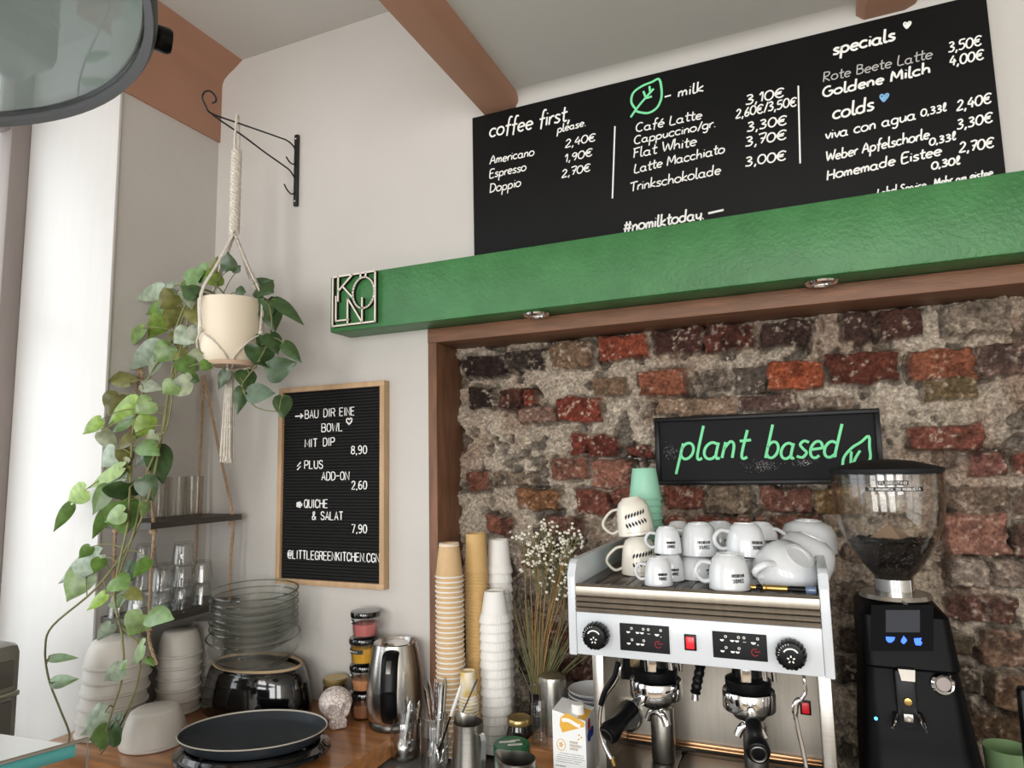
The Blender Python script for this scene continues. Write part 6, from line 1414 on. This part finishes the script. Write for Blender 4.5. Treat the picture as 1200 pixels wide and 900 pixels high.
# brass brush on the tray edge
a = onY(879, 686.5, 1.166); b = onY(957, 694, 1.166); L_ = (b-a).length; yb2 = 1.168; zz_ = ztr+.0065
t = thing('brass_handled_tool', 'thin brass and black tool lying on the front edge of the cup tray', 'tool', ((a.x+b.x)/2, yb2, zz_))
def TP(u): return Vector((a.x+(b.x-a.x)*u, yb2, zz_+.0))
g = G(); g.tube([TP(0), TP(.02), TP(.09)], [.0035, .0045, .0040], 14); g.tube([TP(.19), TP(.205), TP(.24), TP(.25), TP(.27), TP(.57), TP(.58)], [.0038, .0060, .0060, .0045, .0052, .0052, .0040], 16); obj('brass_sleeve', g, m_brass, t)
g = G(); g.tube([TP(.08), TP(.2)], .0030, 12); g.tube([TP(.575), TP(.6), TP(.84)], [.0042, .0046, .0050], 14); obj('black_shaft', g, m_blackplastic, t)
g = G(); g.tube([TP(.84), TP(.86), TP(.98), TP(1)], [.0045, .0060, .0060, .0050], 14); obj('glass_end', g, mat('smoked_glass', hexc('#5a6a86'), .08, spec=.8), t)

# ------------------------------------------------------------------ coffee grinder
GX, GY = .134, 1.36
zl0 = topz(1045, 553, GY); k_ = mpp(onY(1045, 620, GY))
t = thing('coffee_grinder', 'black coffee grinder with bean hopper right of the espresso machine', 'grinder', (GX, GY, CD))
def hz(y): return onY(1045, y, GY).z
HP = [(554, 59.5), (575, 59), (600, 57.5), (614, 55), (634, 47.5), (648, 39.5), (660, 32), (670, 24), (676, 20)]
prof = [(r*k_, hz(y)) for y, r in HP]; inner = [(r-.0022, z) for r, z in prof][::-1]
g = G(); g.lathe(prof+inner+[prof[0]], 72, (GX, GY, 0)); hop = obj('hopper', g, m_glass_hop, t)
zbn = hz(633); bp_ = [(r*k_-.003, hz(y)) for y, r in HP if y >= 634]
g = G(); g.lathe([(0, zbn+.003)]+[(bp_[0][0]*f, zbn+.003-.002*f) for f in (.4, .8)]+[(bp_[0][0], zbn-.002)]+bp_[1:]+[(0, bp_[-1][1])], 48, (GX, GY, 0)); obj('coffee_beans', g, m_beans, hop, kind='stuff')
bsurf = G(); rr = random.Random(8)
for _ in range(900):
    a = rr.uniform(PI, 2*PI) if rr.random() < .75 else rr.uniform(0, 2*PI)
    if rr.random() < .72:
        y = rr.uniform(633, 669); r_ = np.interp(y, [q[0] for q in HP], [q[1] for q in HP])*k_-.0046; p_ = Vector((GX+r_*math.cos(a), GY+r_*math.sin(a), hz(y)))
    else:
        r_ = math.sqrt(rr.random())*.064; p_ = Vector((GX+r_*math.cos(a), GY+r_*math.sin(a), zbn+.004))
    bsurf.ell(p_, (.0032, .0024, .0021), 6, 4, Matrix.Rotation(rr.uniform(0, PI), 4, 'Z') @ Matrix.Rotation(rr.uniform(-1, 1), 4, 'X'))
obj('loose_beans', bsurf, m_beans, hop, kind='stuff')
g = G(); g.lathe([(0, hz(615)), (.008, hz(617)), (.046, hz(635)), (.046, hz(637)), (0, hz(637))], 4, (GX, GY, 0), rz(math.radians(20))); obj('hopper_cone', g, m_paperbrown, hop, ang=10)
R_ = 60*k_
g = G(); g.lathe([(0, zl0-.003), (R_*.97, zl0-.003), (R_*.98, zl0), (R_*1.01, zl0), (R_*1.01, zl0+.006), (R_*.97, zl0+.008), (R_*.5, zl0+.019), (R_*.22, zl0+.022), (R_*.18, zl0+.020), (0, zl0+.020)], 64, (GX, GY, 0)); obj('lid', g, m_blackmatte, hop)
def hsurf(a, z): r_ = np.interp(-z, [-hz(y) for y, r in HP], [r for y, r in HP])*k_+.0006; return Vector((GX+r_*math.cos(a), GY+r_*math.sin(a), z))
def strip(tx, x0, x1, y0, y1):
    def ang(px):
        tgt = px; lo, hi = PI, 2*PI
        best = min((abs(proj_x(hsurf(PI+PI*i/400, hz((y0+y1)/2)))-px), PI+PI*i/400) for i in range(60, 341)); return best[1]
    a0, a1 = ang(x0), ang(x1); z0, z1 = hz(y1), hz(y0); g = G(); n = 24; vs = []
    for i in range(n+1):
        a = a0+(a1-a0)*i/n; vs += [hsurf(a, z0), hsurf(a, z1)]
    g.add(vs, [(2*i, 2*i+2, 2*i+3, 2*i+1) for i in range(n)]); s_ = obj('label_strip', g, m_ink, hop)
    d = .0005
    def f(u, v): a = a0+(a1-a0)*(.06+.88*u); p = hsurf(a, z0+(z1-z0)*(.22+.56*v)); return p+Vector((math.cos(a), math.sin(a), 0))*d
    obj('lettering', blocktext(tx, f, .00042, 1, 4), m_chalk, s_)
def proj_x(p): return 600+F*p.dot(cr)/p.dot(fw)
strip('FLORENTINO', 1028.5, 1064.5, 561.5, 566.5); strip('70 ARABICA 30 ROBUSTA', 1014, 1082, 568.5, 573.2)
zc0, zc1 = hz(694), hz(677)
g = G(); g.lathe([(0, zc0), (20.5*k_, zc0), (20.5*k_, zc1), (18*k_, zc1+.001), (0, zc1+.001)], 40, (GX, GY, 0)); obj('hopper_neck', g, m_chrome, t)
zf0 = hz(697.5)
g = G(); g.lathe([(0, zf0-.003), (36*k_, zf0-.003), (38*k_, zf0-.001), (36*k_, zc0+.0005), (20*k_, zc0+.001), (0, zc0+.001)], 48, (GX, GY, 0)); g.tube([(GX+.004, GY-36*k_, zf0), (GX+.012, GY-38*k_-.006, zf0-.006)], .0025, 8); obj('neck_collar', g, m_steel, t)
# body: lofted rounded sections, from the counter up
def rrect(cx, cy, wx, wy, r, n=6):
    pts = []
    for qx, qy, a0 in ((1, 1, 0), (-1, 1, 90), (-1, -1, 180), (1, -1, 270)):
        for i in range(n+1):
            a = math.radians(a0+90*i/n); pts.append((cx+qx*(wx-r)+r*math.cos(a), cy+qy*(wy-r)+r*math.sin(a)))
    return pts
def loft(g, secs):
    n = len(secs[0][1]); vs = []; fs = []
    for z, pts in secs: vs += [(x, y, z) for x, y in pts]
    for i in range(len(secs)-1):
        for k in range(n): fs.append((i*n+k, i*n+(k+1) % n, (i+1)*n+(k+1) % n, (i+1)*n+k))
    fs += [tuple(range(n))[::-1], tuple((len(secs)-1)*n+k for k in range(n))]; return g.add(vs, fs)
zh = zf0-.0035
wH = .079
g = G(); loft(g, [(hz(768), rrect(GX+.006, GY+.01, .067, .095, .018)), (hz(765), rrect(GX+.006, GY+.01, .069, .098, .018)), (hz(712), rrect(GX+.003, GY+.012, .064, .085, .013)), (hz(706), rrect(GX+.002, GY+.012, .057, .074, .012)), (zh, rrect(GX+.002, GY+.012, .048, .058, .012))]); obj('head', g, m_grinder, t)
g = G(); loft(g, [(CD+.0004, rrect(GX+.012, GY, .086, .120, .03)), (CD+.02, rrect(GX+.012, GY, .086, .118, .03)), (hz(872), rrect(GX+.011, GY, .083, .110, .03)), (hz(850), rrect(GX+.010, GY+.005, .080, .10, .03)), (hz(800), rrect(GX+.008, GY+.015, .073, .09, .022)), (hz(768), rrect(GX+.007, GY+.018, .067, .087, .018))]); obj('body', g, m_grinder, t)
# display, on the tilted head front
fy0 = GY+.01-.098; fy1 = GY+.012-.085
def HF(x, y, d=.0): 
    z = hz(y); f = (y-765)/(712-765); yy = fy0+(fy1-fy0)*f-d; return onY(x, y, yy)
def quad(name, x0, y0, x1, y1, d, m, par, th=.0015):
    P = [HF(x0, y1, d), HF(x1, y1, d), HF(x1, y0, d), HF(x0, y0, d)]; g = G(); g.add(P+[p+Vector((0, th, 0)) for p in P], [(0, 1, 2, 3), (4, 7, 6, 5), (0, 4, 5, 1), (1, 5, 6, 2), (2, 6, 7, 3), (3, 7, 4, 0)]); return obj(name, g, m, par, smooth=False)
dp = quad('display_panel', 1021, 709, 1094, 763, .0012, mat('gloss_panel', hexc('#060709'), .5, spec=.05), t, .003)
quad('screen', 1038, 715, 1078, 741, .0018, mat('screen_grey', hexc('#3d3f44'), .5, spec=.05), dp, .0006)
g = G()
def blob(pts, m=m_blue):
    P = [HF(x, y, .0022) for x, y in pts]; g.add(P, [tuple(range(len(P)))])
blob([(1038, 746), (1049, 746.5), (1048, 750), (1045, 753), (1041, 753), (1038.5, 750)]); blob([(1056, 750), (1059, 745), (1063, 750), (1062, 752.5), (1059, 755), (1056, 752.5)]); blob([(1071, 748), (1080, 747.5), (1079, 751), (1081, 753), (1079, 756.5), (1073, 756), (1071.5, 752)])
obj('blue_icon', g, m_blue, dp, smooth=False)
yfr = GY-.078
def GB(x, y, yy=None): return onY(x, y, yy if yy else yfr)
# dark recess plate, chute, fork, button, knob, indicator
g = G(); a = GB(1047, 783, GY-.083); b = GB(1078, 860, GY-.083); g.b2((a.x, GY-.088, b.z), (b.x, GY-.05, hz(768)), .004); obj('fork_plate', g, mat('plate_black', hexc('#1c1d1f'), .4, spec=.2), t)
a = GB(1052, 783, GY-.10); b = GB(1073, 797, GY-.10); g = G(); vs = [(a.x, GY-.104, a.z), (b.x, GY-.104, a.z), (b.x-.002, GY-.110, b.z), (a.x+.003, GY-.110, b.z)]; vs += [(x, y+.03, z) for x, y, z in vs]; g.add(vs, [(0, 1, 2, 3), (4, 5, 6, 7), (0, 1, 5, 4), (1, 2, 6, 5), (2, 3, 7, 6), (3, 0, 4, 7)]); obj('chute', g, m_steel, t, smooth=False)
c = GB(1064, 822, GY-.088); T = Matrix.Translation((c.x, GY-.088, c.z)) @ rx(PI/2); g = G(); g.lathe([(0, 0), (.0065, 0), (.0055, .003), (0, .004)], 18, (0, 0, 0), T); obj('brass_screw', g, m_brass, t)
a = GB(1058, 834, GY-.09); b = GB(1070, 845, GY-.09); g = G(); g.b2((a.x, GY-.100, b.z), (b.x, GY-.086, a.z), .001); c = (a+b)/2; g.lathe([(.002, 0), (.004, 0), (.004, .002), (.002, .002), (.002, 0)], 14, (0, 0, 0), Matrix.Translation((c.x, GY-.100, c.z)) @ rx(PI/2)); obj('fork_block', g, m_steel, t)
g = G()
for x0, y0, x1, y1 in ((1050, 841, 1046, 853), (1080, 842, 1086, 858)):
    P0 = GB(x0, y0, GY-.098); P1 = GB(x1, y1, GY-.125); B0 = Vector((P0.x, GY-.06, P0.z)); g.tube([B0, P0, P1], [.0045, .005, .002], 10)
obj('portafilter_fork', g, m_chrome, t)
c = GB(1105, 802, GY-.074); R2 = 13.2*mpp(c); ax_ = Vector((.25, -1, 0)).normalized(); T = Matrix.Translation(c+Vector((0, .004, 0))) @ Vector((0, 0, 1)).rotation_difference(ax_).to_matrix().to_4x4()
g = G(); g.lathe([(R2*.66, 0), (R2, 0), (R2, .003), (R2*.85, .006), (R2*.66, .004), (R2*.66, 0)], 36, (0, 0, 0), T); bt_ = obj('start_button_ring', g, m_chrome, t)
g = G(); g.lathe([(0, -.001), (R2*.62, -.001), (R2*.6, .005), (0, .0055)], 30, (0, 0, 0), T); obj('start_button', g, mat('button_grey', hexc('#a49a96'), .35), bt_)
c = GB(1122, 850, GY-.06); T = Matrix.Translation(c+Vector((-.004, .006, 0))) @ Vector((0, 0, 1)).rotation_difference(Vector((.75, -.66, 0)).normalized()).to_matrix().to_4x4()
g = G(); g.lathe([(0, 0), (.008, 0), (.009, .008), (.015, .010), (.016, .018), (.014, .022), (0, .023)], 24, (0, 0, 0), T); obj('side_knob', g, m_blackgloss, t)
c = GB(1026.5, 842, GY-.098); g = G(); g.ell(c, (.0026, .0026, .0026), 10, 6); obj('indicator_light', g, mat('cyan_light', (.02, .4, .6), .4, emit=((.1, .7, 1), 3)), t)
# things at the right edge
c = onY(1184, 892, 1.40); t = thing('green_bowl', 'pale green bowl at the bottom right, half hidden behind a dark edge', 'bowl', (c.x, 1.42, CD))
Rb = .028; zb_ = onY(1184, 876, 1.42).z; Hb = zb_-CD
g = G(); g.lathe([(0, 0), (.020, 0), (.022, .006), (.030, Hb*.5), (.036, Hb), (.0345, Hb), (.028, Hb*.5), (.018, .01), (0, .008)], 32, (c.x+.002, 1.42, CD+.0004)); obj('bowl_body', g, mat('pale_green_glaze', hexc('#8fb07f'), .3), t)
c = onY(1192, 850, 1.20); zt2 = onY(1196, 806, 1.20).z
t = thing('menu_stand', 'upright black edged grey panel at the right picture edge', 'panel', (c.x+.05, 1.21, CD))
g = G(); g.b2((c.x+.006, 1.195, CD+.0004), (c.x+.11, 1.22, zt2), .006); obj('panel_frame', g, m_blackplastic, t)
g = G(); g.b2((c.x+.013, 1.1935, CD+.01), (c.x+.105, 1.196, zt2-.03), .001); obj('panel_face', g, mat('panel_grey', hexc('#8a8a8a'), .4), t)
